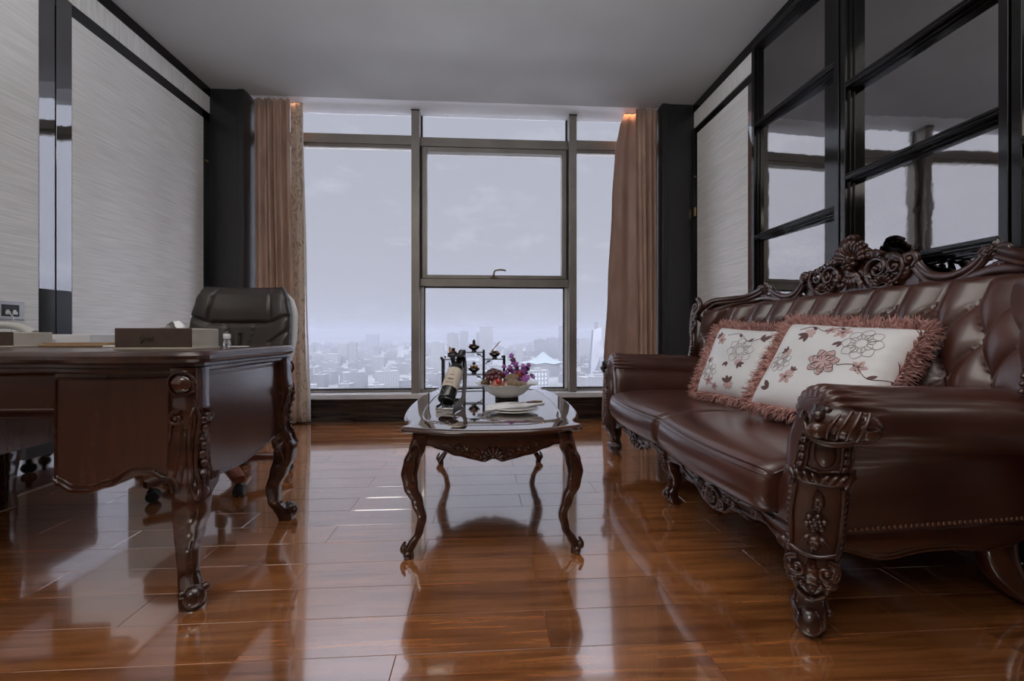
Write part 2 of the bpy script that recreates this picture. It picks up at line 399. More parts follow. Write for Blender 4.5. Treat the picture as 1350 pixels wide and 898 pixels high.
# right wall dressing
sbox('trim_9', FABRICV, XR + .002, 2.86, 2.65, XR + .012, YF, 2.787)
sbox('trim_10', FABRIC, XR, 2.956, .12, XR + .012, 3.688, 2.577, bevel=.002)
sbox('trim_11', BLACK, XR - .004, YB, 2.787, XR + .012, YF, ZC)
sbox('trim_12', STRIP, XR + .001, 2.862, .12, XR + .012, 2.954, 2.577, bevel=.002)
sbox('baseboard_right', BLACK, XR - .004, YB, 0, XR + .012, YF, .118)
# dark pilasters that return towards the window
for n, x0, x1 in (('wall_front_left', XL - .012, -2.03), ('wall_front_right', 1.58, XR + .012)):
    o = sbox(n, BLACKM, x0, YF, 0, x1, 4.2, ZC)
    xi = x1 if x1 < 0 else x0; s = 1 if x1 < 0 else -1
    MB().box(min(xi, xi - s * .05), YF - .012, 0, max(xi, xi - s * .05), YF + .001, ZC).build('moulding', BLACKM, o, bevel=.003)
for i, (x, y, z, h, w) in enumerate(((XL + .006, 3.70, 2.232, .010, .035), (XR - .006, 3.72, 2.20, .010, .03), (XR - .008, 3.715, 1.885, .075, .03))):
    o = MB().box(x - .006, y - w / 2, z - h / 2, x + .006, y + w / 2, z + h / 2).build('brass_fitting', GOLD, org=(x, y, z), bevel=.002)
    tag(o, ('small brass catch at the far edge of the left wall panel', 'thin upper brass catch at the edge of the right wall panel', 'taller lower brass catch at the edge of the right wall panel')[i], 'fitting')

# window
def make_window():
    w = bpy.data.objects.new('window_1', None); COL.objects.link(w); w.location = (.09, 4.05, .24); struct(w)
    zb, zt = .25, ZC + .004
    for x0, x1 in ((-.68, -.608), (.787, .857)):
        mb = MB().box(x0, 3.985, zb - .01, x1, 4.15, zt); part('mullion', mb, ALU, w, bevel=.003)
        MB().box(x0 - .003, 3.984, zt - .014, x1 + .003, 3.99, zt - .001).build('mullion_cap', ALUD, w)
    # transom rails
    for x0, x1 in ((-2.10, -.68), (.857, 1.65)):
        mb = MB().box(x0, 4.07, 2.575, x1, 4.15, 2.66); part('transom', mb, ALU, w, bevel=.003)
        mb = MB().box(x0, 4.09, 2.545, x1, 4.15, 2.575); part('transom_lip', mb, ALU, w, bevel=.002)
        mb = MB().box(x0, 4.09, zb, x1, 4.15, .272); part('bottom_rail', mb, ALU, w, bevel=.003)
        mb = MB().box(x0, 4.088, .272, x1, 4.125, .286); part('gasket', mb, ALUD, w)
    mb = MB().box(-.608, 4.05, 2.555, .787, 4.15, 2.64); part('transom', mb, ALU, w, bevel=.003)
    mb = MB().box(-.608, 4.04, 1.245, .787, 4.15, 1.315); part('transom', mb, ALU, w, bevel=.003)
    mb = MB().box(-.608, 4.06, zb, .787, 4.15, .275); part('bottom_rail', mb, ALU, w, bevel=.003)
    # lower fixed light beads
    mb = MB().box(-.608, 4.085, .275, -.578, 4.13, 1.245).box(.757, 4.085, .275, .787, 4.13, 1.245); part('bead', mb, SILLM, w, bevel=.002)
    mb = MB()
    for a in ((-.578, .275, -.566, 1.245), (.745, .275, .757, 1.245), (-.578, 1.232, .757, 1.245), (-.578, .275, .757, .287)): mb.box(a[0], 4.083, a[1], a[2], 4.10, a[3])
    part('gasket', mb, ALUD, w)
    mb = MB()
    for a in ((-.608, 2.66, -.594, 2.86), (.773, 2.66, .787, 2.86)): mb.box(a[0], 4.10, a[1], a[2], 4.13, a[3])
    part('gasket', mb, ALUD, w)
    # opening sash
    s = MB(); x0, x1, z0, z1, t = -.590, .770, 1.318, 2.548, .042
    for a in ((x0, z0, x0 + t, z1), (x1 - t, z0, x1, z1), (x0 + t, z0, x1 - t, z0 + .034), (x0 + t, z1 - t, x1 - t, z1)): s.box(a[0], 4.045, a[1], a[2], 4.13, a[3])
    sash = part('sash', s, ALU, w, bevel=.003)
    s = MB()
    for a in ((x0 - .016, z0, x0, z1), (x1, z0, x1 + .016, z1), (x0 - .016, z1, x1 + .016, z1 + .008)): s.box(a[0], 4.07, a[1], a[2], 4.12, a[3])
    part('gasket', s, ALUD, sash)
    h = MB().box(.045, 4.030, 1.325, .115, 4.046, 1.345)
    h.tube([(.075, 4.03, 1.335), (.078, 4.005, 1.36), (.085, 3.995, 1.385), (.11, 3.993, 1.393), (.155, 3.993, 1.396), (.19, 3.995, 1.388)], [.011, .010, .009, .009, .010, .008], n=8)
    part('handle', h, mat('bronze_handle', (.30, .25, .20), .3, metal=.8), sash, bevel=.002)
    for x0, x1, z0, z1 in ((-2.10, -.68, .285, 2.55), (.857, 1.65, .285, 2.55), (-2.10, -.68, 2.66, 2.864), (.857, 1.65, 2.66, 2.864), (-.608, .787, 2.64, 2.864), (-.566, .745, .287, 1.232), (-.549, .729, 1.352, 2.507)):
        MB().box(x0, 4.110, z0, x1, 4.116, z1).build('glass_pane', GLASS, w, sharp=None)
make_window()
sbox('trim_13', SILLM, -2.03, 3.945, .207, 1.58, 4.118, .250, bevel=.003)
sbox('trim_14', STONE, -2.03, 3.965, 0, 1.58, 4.118, .207)
for i, x in enumerate((-1.25, -.45, .35, 1.15)):
    pass

# dark framed wall mirrors on the right wall
def mirror_column(y0, y1, rails, label, tilt=0):
    t = thing('wall_mirror', label, 'wall mirror', (XR, (y0 + y1) / 2, .12))
    zt = 2.765; p = .052; w = .030
    def stile(name, ya, yb, za, zb, hor=False):
        mb = MB().box(XR - p, ya, za, XR + .012, yb, zb)
        # stepped inner moulding
        if hor:
            mb.box(XR - p * .62, ya, za - .010, XR + .012, yb, zb + .010); mb.box(XR - p * .3, ya, za - .018, XR + .012, yb, zb + .018)
            mb.tube([(XR - p, ya, zb - .008), (XR - p, yb, zb - .008)], .005, n=8); mb.tube([(XR - p, ya, za + .008), (XR - p, yb, za + .008)], .005, n=8)
        else:
            mb.box(XR - p * .62, ya - .010, za, XR + .012, yb + .010, zb); mb.box(XR - p * .3, ya - .018, za, XR + .012, yb + .018, zb)
        return part(name, mb, BLACK, t, bevel=.002)
    stile('stile', y0, y0 + w, .12, zt); stile('stile', y1 - w, y1, .12, zt)
    zs = [.12] + rails + [zt]
    for z in rails: stile('rail', y0 + w, y1 - w, z - w, z, True)
    stile('rail', y0 + w, y1 - w, .12, .16, True); stile('rail', y0 + w, y1 - w, zt - .03, zt, True)
    for a, c in zip(zs, zs[1:]):
        MB().prism([(XR + .002 + tilt, y0 + w), (XR + .002 - tilt, y1 - w), (XR + .016, y1 - w), (XR + .016, y0 + w)], lambda p, q, a=a: V(p, q, a + .002), lambda p, q, c=c: V(p, q, c - .034)).build('mirror_pane', MIRROR, t, sharp=None)
mirror_column(2.105, 2.833, [.706, 1.468, 2.23], 'narrower dark framed wall mirror next to the far fabric wall panel', .017)
mirror_column(1.385, 2.095, [.672, 1.139, 1.607, 2.075], 'dark framed wall mirror directly behind the crest of the leather sofa')
mirror_column(.668, 1.377, [.706, 1.468, 2.23], 'dark framed wall mirror nearest the camera at the right picture edge')
sbox('trim_15', BLACK, XR - .002, YB, 2.765, XR + .012, 2.86, 2.787)
sbox('trim_16', MIRROR, XR, YB, .12, XR + .012, .66, 2.765)

# ------------------------------------------------------------------ curtains
SATIN = noise_color(mat('brown_satin', (.25, .17, .13), .42, sheen=.3), (.38, .24, .175), (.54, .355, .265), 5, (3, 3, .6), detail=4)
SATINL = noise_color(mat('brown_satin_lining', (.25, .17, .13), .36, sheen=.4), (.36, .22, .17), (.45, .29, .225), 5, (3, 3, .6), detail=4)
JACQ = mat('pale_jacquard', (.38, .32, .26), .55, sheen=.3)
nt, b, N, L = nodes(JACQ)
tc = N('ShaderNodeTexCoord'); mp = N('ShaderNodeMapping'); mp.inputs['Scale'].default_value = (9, 9, 4); L(tc.outputs['Object'], mp.inputs[0])
vo = N('ShaderNodeTexNoise'); vo.inputs['Scale'].default_value = 2.0; vo.inputs['Detail'].default_value = 2; vo.inputs['Distortion'].default_value = 3.0; L(mp.outputs[0], vo.inputs['Vector'])
cr = N('ShaderNodeValToRGB'); cr.color_ramp.interpolation = 'EASE'; L(vo.outputs[0], cr.inputs[0])
cr.color_ramp.elements[0].position = .52; cr.color_ramp.elements[0].color = (.62, .50, .40, 1); cr.color_ramp.elements[1].position = .58; cr.color_ramp.elements[1].color = (.40, .29, .21, 1); L(cr.outputs[0], b.inputs['Base Color'])
SHEER = mat('white_sheer_edge', (.75, .75, .78), .7)
def curtain(name, m, label, cat, e0, e1, y, amp, folds, loc, seed, z0=.015, z1=2.858, tight=.5, nx=90, nz=26, parent=None, phase=0):
    """e0/e1: tables z -> x of both edges; soft pleats"""
    rnd = random.Random(seed); ph = [rnd.uniform(0, 6.28) for _ in range(6)]; rows = []
    for i in range(nz + 1):
        z = lerp(z0, z1, i / nz); row = []
        a, c = interp(e0, z), interp(e1, z)
        for j in range(nx + 1):
            t = j / nx; tt = t + .018 * math.sin(9 * t + ph[0] + z * .5)
            q = math.sin(2 * PI * folds * tt + phase + .25 * math.sin(z * 1.3 + ph[1])) * .7 + .35 * math.sin(2 * PI * folds * .53 * t + ph[2] + z * .35) + .14 * math.sin(2 * PI * folds * 1.9 * t + ph[3] + z * .8)
            k = amp * (.75 + .35 * math.sin(2.1 * t * PI + ph[4])) * (1 - .3 * (z / 2.86))
            row.append(V(lerp(a, c, t), y + q * k, z))
        rows.append(row)
    mb = MB().grid(rows); o = mb.build(name, m, parent, org=None if parent else loc, sharp=None)
    for p in o.data.polygons: p.use_smooth = True
    sm = o.modifiers.new('thickness', 'SOLIDIFY'); sm.thickness = .004
    if not parent: tag(o, label, cat)
    return o
c1 = curtain('curtain', SATIN, 'pleated brown satin curtain left of the window beside the dark pilaster', 'curtain',
        [(0, -2.00), (2.86, -2.015)], [(0, -1.66), (2.86, -1.715)], 3.875, .042, 6.2, (-1.86, 3.875, 0), 3)
c2 = curtain('curtain', JACQ, 'pale jacquard curtain edge hanging between brown curtain and left window glass', 'curtain',
        [(0, -1.70), (2.86, -1.725)], [(0, -1.575), (1.0, -1.60), (2.86, -1.625)], 3.915, .014, 1.4, (-1.66, 3.915, 0), 5)
curtain('sheer_edge', SHEER, '', '', [(0, -1.585), (2.86, -1.632)], [(0, -1.555), (1.3, -1.59), (2.86, -1.625)], 3.93, .006, 1.0, None, 8, parent=c2, nx=20)
c3 = curtain('curtain', SATIN, 'pleated brown curtain right of the window next to the dark pilaster', 'curtain',
        [(0, 1.39), (2.86, 1.37)], [(0, 1.575), (2.86, 1.575)], 3.835, .036, 4.3, (1.48, 3.835, 0), 11)
c4 = curtain('curtain', SATINL, 'smooth brown satin curtain sweeping out over the right window glass', 'curtain',
        [(0, 1.075), (.5, 1.095), (1.2, 1.135), (2.0, 1.175), (2.52, 1.205), (2.72, 1.25), (2.86, 1.30)], [(0, 1.44), (2.86, 1.42)], 3.918, .020, 2.0, (1.25, 3.90, 0), 14, tight=.2)
# ------------------------------------------------------------------ executive desk
def offset_poly(P, d):
    n = len(P); out = []
    for i in range(n):
        a, b, c = Vector(P[i - 1]), Vector(P[i]), Vector(P[(i + 1) % n])
        t = ((b - a).normalized() + (c - b).normalized())
        if t.length < 1e-6: t = (c - a)
        t.normalize(); out.append((b.x - t.y * d, b.y + t.x * d))     # counter-clockwise polygon: inward
    return out
def moulded_slab(P, prof, star=None):
    mb = MB(); rings = []
    for ins, z in prof:
        rings.append([V(x, y, z) for x, y in offset_poly(P, ins)])
    if star:
        for k in (.6, .25): rings.append([V(star[0] + (p.x - star[0]) * k, star[1] + (p.y - star[1]) * k, p.z) for p in rings[len(prof) - 1]])
    return mb.loft(rings)
def smooth_poly(P, n):
    return [(p.x, p.y) for p in spline([(a, b, 0) for a, b in P] + [(P[0][0], P[0][1], 0)], n)[:-1]]

DESK = thing('executive_desk', 'carved dark mahogany desk with oval cabochon legs at the left', 'desk', (-1.53, 1.62, 0))
def desk_leg(cx, cy, sx, sy, carved=True, parent=DESK, knee=True):
    T = [(0, .034, .028, .03), (.02, .030, .029, .032), (.045, .012, .026, .027), (.09, -.016, .023, .022), (.15, -.020, .026, .026), (.21, .004, .033, .034), (.27, .026, .039, .040),
         (.31, .030, .041, .042), (.36, .014, .038, .038), (.42, -.004, .035, .035), (.48, -.004, .036, .036), (.53, .006, .039, .040), (.57, .012, .040, .041), (.62, .004, .040, .040), (.70, 0, .041, .041)]
    O = [(a, b) for a, b, c, d in T]; H = [(a, c) for a, b, c, d in T]
    def cen(z): o = interp(O, z) * .7071; return cx + sx * o, cy + sy * o, interp(H, z)
    mb = MB(); rings = []
    for i in range(47):
        z = .70 * i / 46; x, y, h = cen(z)
        rings.append([V(x + a, y + b, z) for a, b in superring(h, h, 4.0, 24)])
    mb.loft(rings)
    leg = part('leg', mb, WOOD, parent, sharp=50)
    def mf(u, v, w): x, y, h = cen(v); return V(x + sx * u, y + sy * (h + w), v)
    def msd(u, v, w): x, y, h = cen(v); return V(x + sx * (h + w), y + sy * u, v)
    def mc(u, v, w):     # the outer corner
        x, y, h = cen(v); q = .7071; return V(x + sx * (h * .80 + w * q + u * q), y + sy * (h * .80 + w * q - u * q), v)
    if carved:
        for m in (mf, msd):
            c = MB()
            if m is mf:
                c_ell(c, m, .004, .655, .001, .030, .027, .014, 0, 18, 10)
                c_tube(c, m, [(.004 + .037 * math.cos(k * PI / 8), .655 + .034 * math.sin(k * PI / 8), .002) for k in range(17)], .0048, n=6, spans=2)
                part('cabochon', c, WOOD, leg, sharp=60)
            c = MB()
            c_scroll(c, m, -.012, .555, .019, 60, 1.4, 1, .0075, .004, .002)
            c_leaf(c, m, -.004, .555, -95, .20, .026, .014, 6, -8)
            c_leaf(c, m, .016, .52, -100, .15, .014, .010, 4, 8)
            c_tube(c, m, [(-.027, .545, 0), (-.030, .48, 0), (-.026, .40, 0), (-.012, .345, 0)], .0045)
            part('acanthus_carving', c, CARVE, leg, sharp=60)
        c = MB()
        c_tube(c, mc, [(.0, .585, .002), (-.010, .55, .004), (-.009, .47, .004), (-.006, .40, .004), (-.010, .355, .004), (0, .325, .006), (.010, .355, .004), (.006, .40, .004), (.007, .47, .004), (.010, .55, .004), (0, .585, .002)], .0055)
        c_ell(c, mc, 0, .352, .004, .007, .018, .006)
        for k in range(7): c_ell(c, mc, .026 * (1 if k % 2 else .85), .545 - k * .026, .001, .010, .012, .008)
        part('corner_carving', c, CARVE, leg, sharp=60)
    f = MB(); x, y, h = cen(.04); d = .7071
    f.ell((x + sx * .026, y + sy * .026, .034), .030, .030, .033, 16, 10)
    f.ell((x + sx * .046, y + sy * .006, .052), .012, .012, .013); f.ell((x + sx * .006, y + sy * .046, .052), .012, .012, .013)
    part('scroll_foot', f, CARVE, leg, sharp=60)
    k = MB()     # spur bracket where the leg meets the panels
    for ax in (1,):
        P = [(.0, .36), (.03, .345), (.055, .35), (.075, .365), (.06, .33), (.035, .312), (.0, .26)]
        if ax == 0: k.prism(P, lambda a, b: V(cx - sx * (.02 + a), cy + sy * .012, b), lambda a, b: V(cx - sx * (.02 + a), cy + sy * .036, b))
        else: k.prism(P, lambda a, b: V(cx + sx * .012, cy - sy * (.02 + a), b), lambda a, b: V(cx + sx * .036, cy - sy * (.02 + a), b))
    part('spur', k, WOOD, leg, bevel=.004)
LX0, LX1, LY0, LY1 = -2.18, -.882, 1.338, 1.888
desk_leg(LX1, LY0, 1, -1); desk_leg(LX1, LY1, 1, 1); desk_leg(LX0, LY0, -1, -1); desk_leg(-2.185, 2.10, -1, 1, carved=False)
XC = -1.53
P = []
Y0 = 1.272
half = [(0, Y0 + .022), (.18, Y0 + .020), (.285, Y0 + .016), (.315, Y0), (.42, Y0 - .012), (.53, Y0 - .008), (.62, Y0 + .002), (.668, Y0 + .006), (.695, Y0 + .022), (.712, Y0 + .055), (.706, Y0 + .12), (.700, Y0 + .33), (.704, Y0 + .50), (.712, Y0 + .60), (.700, Y0 + .645), (.668, Y0 + .665)]
P = [(XC + a, b) for a, b in half] + [(-1.72, Y0 + .665), (-1.72, 2.24), (-2.285, 2.24)] + [(XC - a, b) for a, b in half[1:12]][::-1]
P = [p for p in P]
prof = [(.036, .684), (.030, .690), (.030, .699), (.018, .704), (.018, .712), (.006, .717), (.0, .726), (.0, .736), (.005, .744), (.014, .7495), (.030, .750)]
part('desktop', moulded_slab(P, prof), DTOP, DESK, sharp=30)
mb = MB().box(-2.19, 1.39, .672, -.90, 1.90, .69); part('frieze', mb, WOOD, DESK)
def zlow(t): return interp([(0, .372), (.06, .356), (.20, .337), (.34, .336), (.5, .352), (.70, .386), (.84, .384), (.94, .366), (1, .362)], t)
def pedestal_front(xo, xi):
    """bowed front: xo beside the leg, xi towards the kneehole"""
    mb = MB(); rows = []; N = 40
    def yf(t): return 1.338 - .020 * math.sin(PI * t) ** .6
    for i in range(N + 1):
        t = i / N; x = lerp(xi, xo, t); zl = zlow(t)
        rows.append([V(x, yf(t), .69), V(x, yf(t), lerp(.69, zl, .33)), V(x, yf(t), lerp(.69, zl, .66)), V(x, yf(t), zl), V(x, 1.385, zl), V(x, 1.385, .69)])
    mb.loft(rows); pn = part('pedestal_panel', mb, PANEL, DESK, sharp=40)
    tr = MB()
    tr.tube([V(lerp(xi, xo, i / N), yf(i / N) - .002, zlow(i / N) + .006) for i in range(N + 1)], .0065, n=8)
    tr.tube([V(lerp(xi, xo, .02 + .96 * i / N), yf(.02 + .96 * i / N) - .001, zlow(.02 + .96 * i / N) + .022) for i in range(N + 1)], .003, n=6)
    for t in (.03, .97):
        tr.tube([V(lerp(xi, xo, t), yf(t) - .002, z) for z in (.668, .6, .5, zlow(t) + .01)], .004, n=6)
    tr.tube([V(lerp(xi, xo, .03 + .94 * i / 20), yf(.03 + .94 * i / 20) - .002, .668) for i in range(21)], .004, n=6)
    part('edge_moulding', tr, WOOD, pn)
    ret = MB().box(min(xi, xi + .016 * (1 if xo > xi else -1)), 1.338, .35, max(xi, xi + .016 * (1 if xo > xi else -1)), 1.90, .69)
    part('inner_panel', ret, PANEL, DESK, bevel=.002)
pedestal_front(-.925, -1.262); pedestal_front(2 * XC + .925, 2 * XC + 1.262)
def side_panel(x, s):
    P = [(1.36, .69), (1.36, .372), (1.40, .348), (1.50, .338), (1.60, .338), (1.70, .350), (1.80, .368), (1.87, .385), (1.87, .69)]
    P = P[:1] + [(p.x, p.y) for p in spline([(a, b, 0) for a, b in P[1:-1]], 4)] + P[-1:]
    mb = MB().prism(P, lambda a, b: V(x - s * .02, a, b), lambda a, b: V(x, a, b))
    o = part('side_panel', mb, PANEL, DESK, bevel=.002)
    mb = MB(); mb.tube([V(x, a, b + .004) for a, b in P[1:-1]], .005, n=8); mb.tube([(x, 1.375, .672), (x, 1.86, .672)], .004, n=8)
    part('edge_moulding', mb, WOOD, o)
side_panel(-.868, 1); side_panel(2 * XC + .868, -1)
dr = MB().box(-1.796, 1.372, .566, -1.264, 1.392, .682)
o = part('drawer', dr, PANEL, DESK, bevel=.003)
dr = MB()
for z in (.572, .676): dr.tube([(-1.79, 1.371, z), (-1.27, 1.371, z)], .0045, n=8)
for x in (-1.786, -1.274): dr.tube([(x, 1.371, .572), (x, 1.371, .676)], .0045, n=8)
part('edge_moulding', dr, WOOD, o)
part('apron_rail', MB().box(-1.796, 1.385, .545, -1.264, 1.90, .565), WOOD, DESK, bevel=.003)
part('return_side', MB().box(-2.03, 1.905, .36, -2.012, 2.15, .69), PANEL, DESK, bevel=.002)
part('return_apron', MB().box(-2.03, 2.10, .55, -1.75, 2.12, .69), PANEL, DESK, bevel=.002)

# ------------------------------------------------------------------ office chair
CH = thing('office_chair', 'dark leather executive chair with white shell behind the desk', 'chair', (-1.43, 2.42, 0))
def chair():
    hwT = [(.46, .235), (.60, .262), (.78, .285), (.90, .280), (1.0, .262), (1.05, .243), (1.075, .225)]
    def yb(u, z): return .17 + .16 * (z - .46) + (.05 if z < .6 else 0) * 0 - .055 * (u) ** 2 * 1.0
    def puff(u, z):
        q = 0
        au = abs(u)
        def ridge(d, w=.02): return max(0, 1 - abs(d) / w)
        seam = 0
        if z > .855: seam = max(seam, ridge(au - .62))
        if au < .64: seam = max(seam, ridge((z - .86) * 1.0 / 1.0, .018))
        if z < .86: seam = max(seam, ridge(au - (.30 + (.86 - z) * -1.2) if z > .70 else 9, .035), ridge(u, .03) if z < .80 else 0)
        if au >= .60 and z < .91: seam = max(seam, ridge(z - (.86 + (au - .62) * .12), .018), ridge(z - (.74 + (au - .6) * .2), .016))
        return -.014 * seam ** 1.2
    def front(u, z):
        hw = interp(hwT, z); e = 1 - abs(u) ** 6
        y = yb(u, z) - .050 * max(0, e) ** .5 * (1 if z < 1.03 else max(.0, (1.078 - z) / .048) ** .5) - puff(u, z) * 1.0
        y += -.018 * math.exp(-((z - .95) / .07) ** 2) * (1 - u * u)
        return V(u * hw, y, z)
    rows = []
    for i in range(64):
        z = lerp(.46, 1.077, i / 63)
        fr = [front(lerp(-1, 1, j / 48), z) for j in range(49)]
        bk = [V(u * interp(hwT, z), yb(u, z) + .02, z) for u in [lerp(1, -1, j / 12) for j in range(13)]]
        rows.append(fr + bk)
    mb = MB().loft(rows); o = lpart('backrest', mb, BLEATHER, CH, sharp=70)
    rows = []
    for i in range(24):
        z = lerp(.45, 1.055, i / 23); hw = interp(hwT, z) + .022; k = 1 if i < 20 else (1 - ((i - 19) / 5) ** 2 * .25)
        ring = []
        for j in range(24):
            a = 2 * PI * j / 24; c, q = math.cos(a), math.sin(a)
            u = math.copysign(abs(c) ** .35, c)
            ring.append(V(u * hw * k, yb(u * .95, z) + .045 + .024 * math.copysign(abs(q) ** .7, q), z))
        rows.append(ring)
    lpart('back_shell', MB().loft(rows), mat('white_plastic_shell', (.62, .63, .66), .28, coat=.3), CH, sharp=70)
    # seat
    rows = []
    for z, k in ((.400, .90), (.410, .97), (.44, 1.0), (.475, 1.0), (.498, .96), (.508, .88), (.512, .70), (.512, .3)):
        rows.append([V(a * k, b * k - .03, z) for a, b in superring(.26, .255, 4, 32)])
    lpart('seat', MB().loft(rows), BLEATHER, CH, sharp=60)
    lpart('seat_shell', MB().loft([[V(a * k, b * k - .03, z) for a, b in superring(.262, .257, 4, 32)] for z, k in ((.372, .8), (.380, .94), (.402, 1.0))]), bpy.data.materials['white_plastic_shell'], CH)
    lpart('gas_column', MB().lathe([(.03, .10), (.03, .24), (.018, .242), (.018, .36), (.07, .362), (.07, .375)], 18), mat('black_plastic', (.02, .02, .021), .4), CH)
    DK = noise_color(mat('red_stained_wood', (.16, .035, .018), .22, coat=.6), (.10, .022, .012), (.17, .042, .02), 6)
    BP = bpy.data.materials['black_plastic']
    for k in range(5):
        a = math.radians(241 + 72 * k); d = V(math.cos(a), math.sin(a), 0); p = V(-d.y, d.x, 0); rings = []
        for t, z, hh, hw in ((.03, .115, .030, .036), (.12, .115, .026, .034), (.22, .103, .021, .031), (.31, .090, .018, .028), (.345, .088, .016, .022)):
            rings.append([d * t + p * aa + V(0, 0, z + bb) for aa, bb in superring(hw, hh, 5, 14)])
        arm = lpart('base_arm', MB().loft(rings), DK, CH, sharp=40)
        c = d * .325; w = MB()
        q = a + .9; ax = V(math.cos(q), math.sin(q), 0); M = Matrix((V(0, 0, 1).cross(ax), V(0, 0, 1), ax)).transposed()
        for s in (-1, 1):
            w.lathe([(.008, -.011), (.024, -.011), (.028, -.006), (.028, .006), (.024, .011), (.008, .011)], 18, c + ax * s * .0135 + V(0, 0, .0285) + V(0, 0, 1).cross(ax) * .012, M)
        w.lathe([(.006, .03), (.006, .075)], 8, c); w.ell(c + V(0, 0, .045) + V(0, 0, 1).cross(ax) * .006, .020, .020, .020)
        lpart('caster', w, BP, arm, sharp=50)
chair()

# white drawer unit on castors tucked behind the desk (seen in the lacquered wall base)
PD = thing('mobile_pedestal', 'white drawer unit on black casters behind the desk, reflected in the glossy wall base', 'drawer unit', (-1.88, 2.80, 0))
WH = mat('white_laminate', (.7, .7, .71), .35)
part('body', MB().box(-2.04, 2.58, .085, -1.72, 3.02, .60), WH, PD, bevel=.004)
for z in (.10, .265, .43):
    d = part('drawer', MB().box(-2.03, 3.02, z, -1.73, 3.035, z + .155), WH, PD, bevel=.003)
    part('handle', MB().tube([(-1.94, 3.036, z + .12), (-1.94, 3.05, z + .12), (-1.82, 3.05, z + .12), (-1.82, 3.036, z + .12)], .005, n=8), CHROME, d)
for x in (-2.0, -1.76):
    for y in (2.63, 2.97):
        w = MB()
        for s in (-1, 1): w.lathe([(.006, -.009), (.024, -.009), (.028, 0), (.024, .009), (.006, .009)], 16, (x + s * .013, y, .028), Matrix.Rotation(PI / 2, 3, 'Y'))
        w.lathe([(.012, .03), (.012, .086)], 10, (x, y, 0)); part('caster', w, bpy.data.materials['black_plastic'], PD)

# ------------------------------------------------------------------ things on the desk
BROWNBOX = noise_color(mat('brown_leatherette', (.12, .07, .05), .45), (.055, .030, .022), (.072, .041, .030), 30, bump=.2, bdist=.0008)
CREAMBOX = noise_color(mat('cream_leatherette', (.4, .36, .3), .55), (.42, .375, .32), (.50, .45, .385), 14, bump=.2, bdist=.0008)
PAPER = mat('white_paper', (.78, .78, .80), .7)
def tissue_box(x0, y0, x1, y1, h, label, tissue):
    t = thing('tissue_box', label, 'tissue box', ((x0 + x1) / 2, (y0 + y1) / 2, .750))
    z = .7505
    part('body', MB().box(x0 + .002, y0 + .002, z, x1 - .004, y1, z + h), CREAMBOX, t, bevel=.003)
    o = part('front_panel', MB().box(x0, y0, z + .003, x1 - .003, y0 + .004, z + h + .001), BROWNBOX, t, bevel=.0015)
    part('base_lip', MB().box(x0 - .002, y0 - .003, z, x1, y1 + .002, z + .006), CREAMBOX, t, bevel=.001)
    part('opening', MB().lathe([(.045, z + h), (.045, z + h + .0012), (.04, z + h + .0014)], 24, ((x0 + x1) / 2 * 1 - 0, (y0 + y1) / 2, 0)), BROWNBOX, t)
    return t, o
tb, fp = tissue_box(-1.150, 1.405, -.918, 1.545, .066, 'wide brown and cream tissue box at the desk corner with a tissue showing', True)
# embossed script on its front
s = MB(); k = .012; ox, oz = -1.075, .778
G = [[(1.55, 1.25), (1.2, 1.75), (.5, 1.6), (.1, .9), (.25, .25), (.8, .1), (1.35, .6), (1.45, 1.0), (1.35, .2), (1.0, -.7), (.45, -.9), (.4, -.5), (1.1, -.1), (1.7, .3)],
     [(1.7, .3), (1.95, .8), (2.05, .95), (2.2, .85), (2.2, .35), (2.35, .15), (2.65, .35)], [(3.25, .85), (2.95, .95), (2.7, .6), (2.75, .2), (3.05, .15), (3.3, .75), (3.25, .3), (3.45, .15), (3.65, .45)],
     [(3.65, .45), (3.75, .85), (3.75, .2), (3.95, .75), (4.15, .85), (4.2, .3), (4.4, .15), (4.6, .4)], [(5.15, .8), (4.85, .95), (4.6, .6), (4.7, .2), (4.95, .15), (5.2, .8), (5.45, 1.8), (5.2, .9), (5.15, .3), (5.4, .15), (5.6, .35)],
     [(1.6, -.25), (3.2, -.1), (5.3, -.2)]]
for g in G: s.tube(spline([(ox + a * k * .62, 1.4045, oz + b * k * .75) for a, b in g], 5), .0007, n=5)
part('script_lettering', s, mat('dark_stamping', (.03, .018, .014), .5), fp)
ts = MB()
rows = []
for i in range(9):
    t = i / 8; rows.append([V(-1.034 + (j / 14 - .5) * lerp(.090, .012, t ** 1.3) + .014 * t, 1.475 + .016 * math.sin(j * .9 + t * 2) * (1 - t * .5), .8165 + .026 * t - .003 * math.sin(j * .7)) for j in range(15)])
ts.grid(rows); o = ts.build('tissue', PAPER, None, org=(-1.034, 1.475, .8165)); o.modifiers.new('thickness', 'SOLIDIFY').thickness = .0012
tag(o, 'white tissue poking out of the wide brown tissue box', 'tissue')
tissue_box(-1.895, 1.655, -1.700, 1.800, .055, 'smaller brown and cream lidded box at the left picture edge', False)
def flat(name, label, cat, x0, y0, x1, y1, z0, z1, m, rz=0, bevel=.002):
    c = ((x0 + x1) / 2, (y0 + y1) / 2, z0)
    mb = MB().box(x0, y0, z0, x1, y1, z1); M = Matrix.Translation(c) @ Matrix.Rotation(rz, 4, 'Z') @ Matrix.Translation(-Vector(c)); mb.xf(M)
    o = mb.build(name, m, None, org=c, bevel=bevel); return tag(o, label, cat)
KRAFT = mat('tan_card', (.30, .19, .11), .6)
fo = flat('document_folder', 'tan card folder lying flat between the two boxes on the desk', 'folder', -1.66, 1.70, -1.36, 1.86, .7505, .760, KRAFT, .05)
part('flap', MB().box(-1.655, 1.71, .760, -1.42, 1.855, .765), KRAFT, fo, org=fo.location)
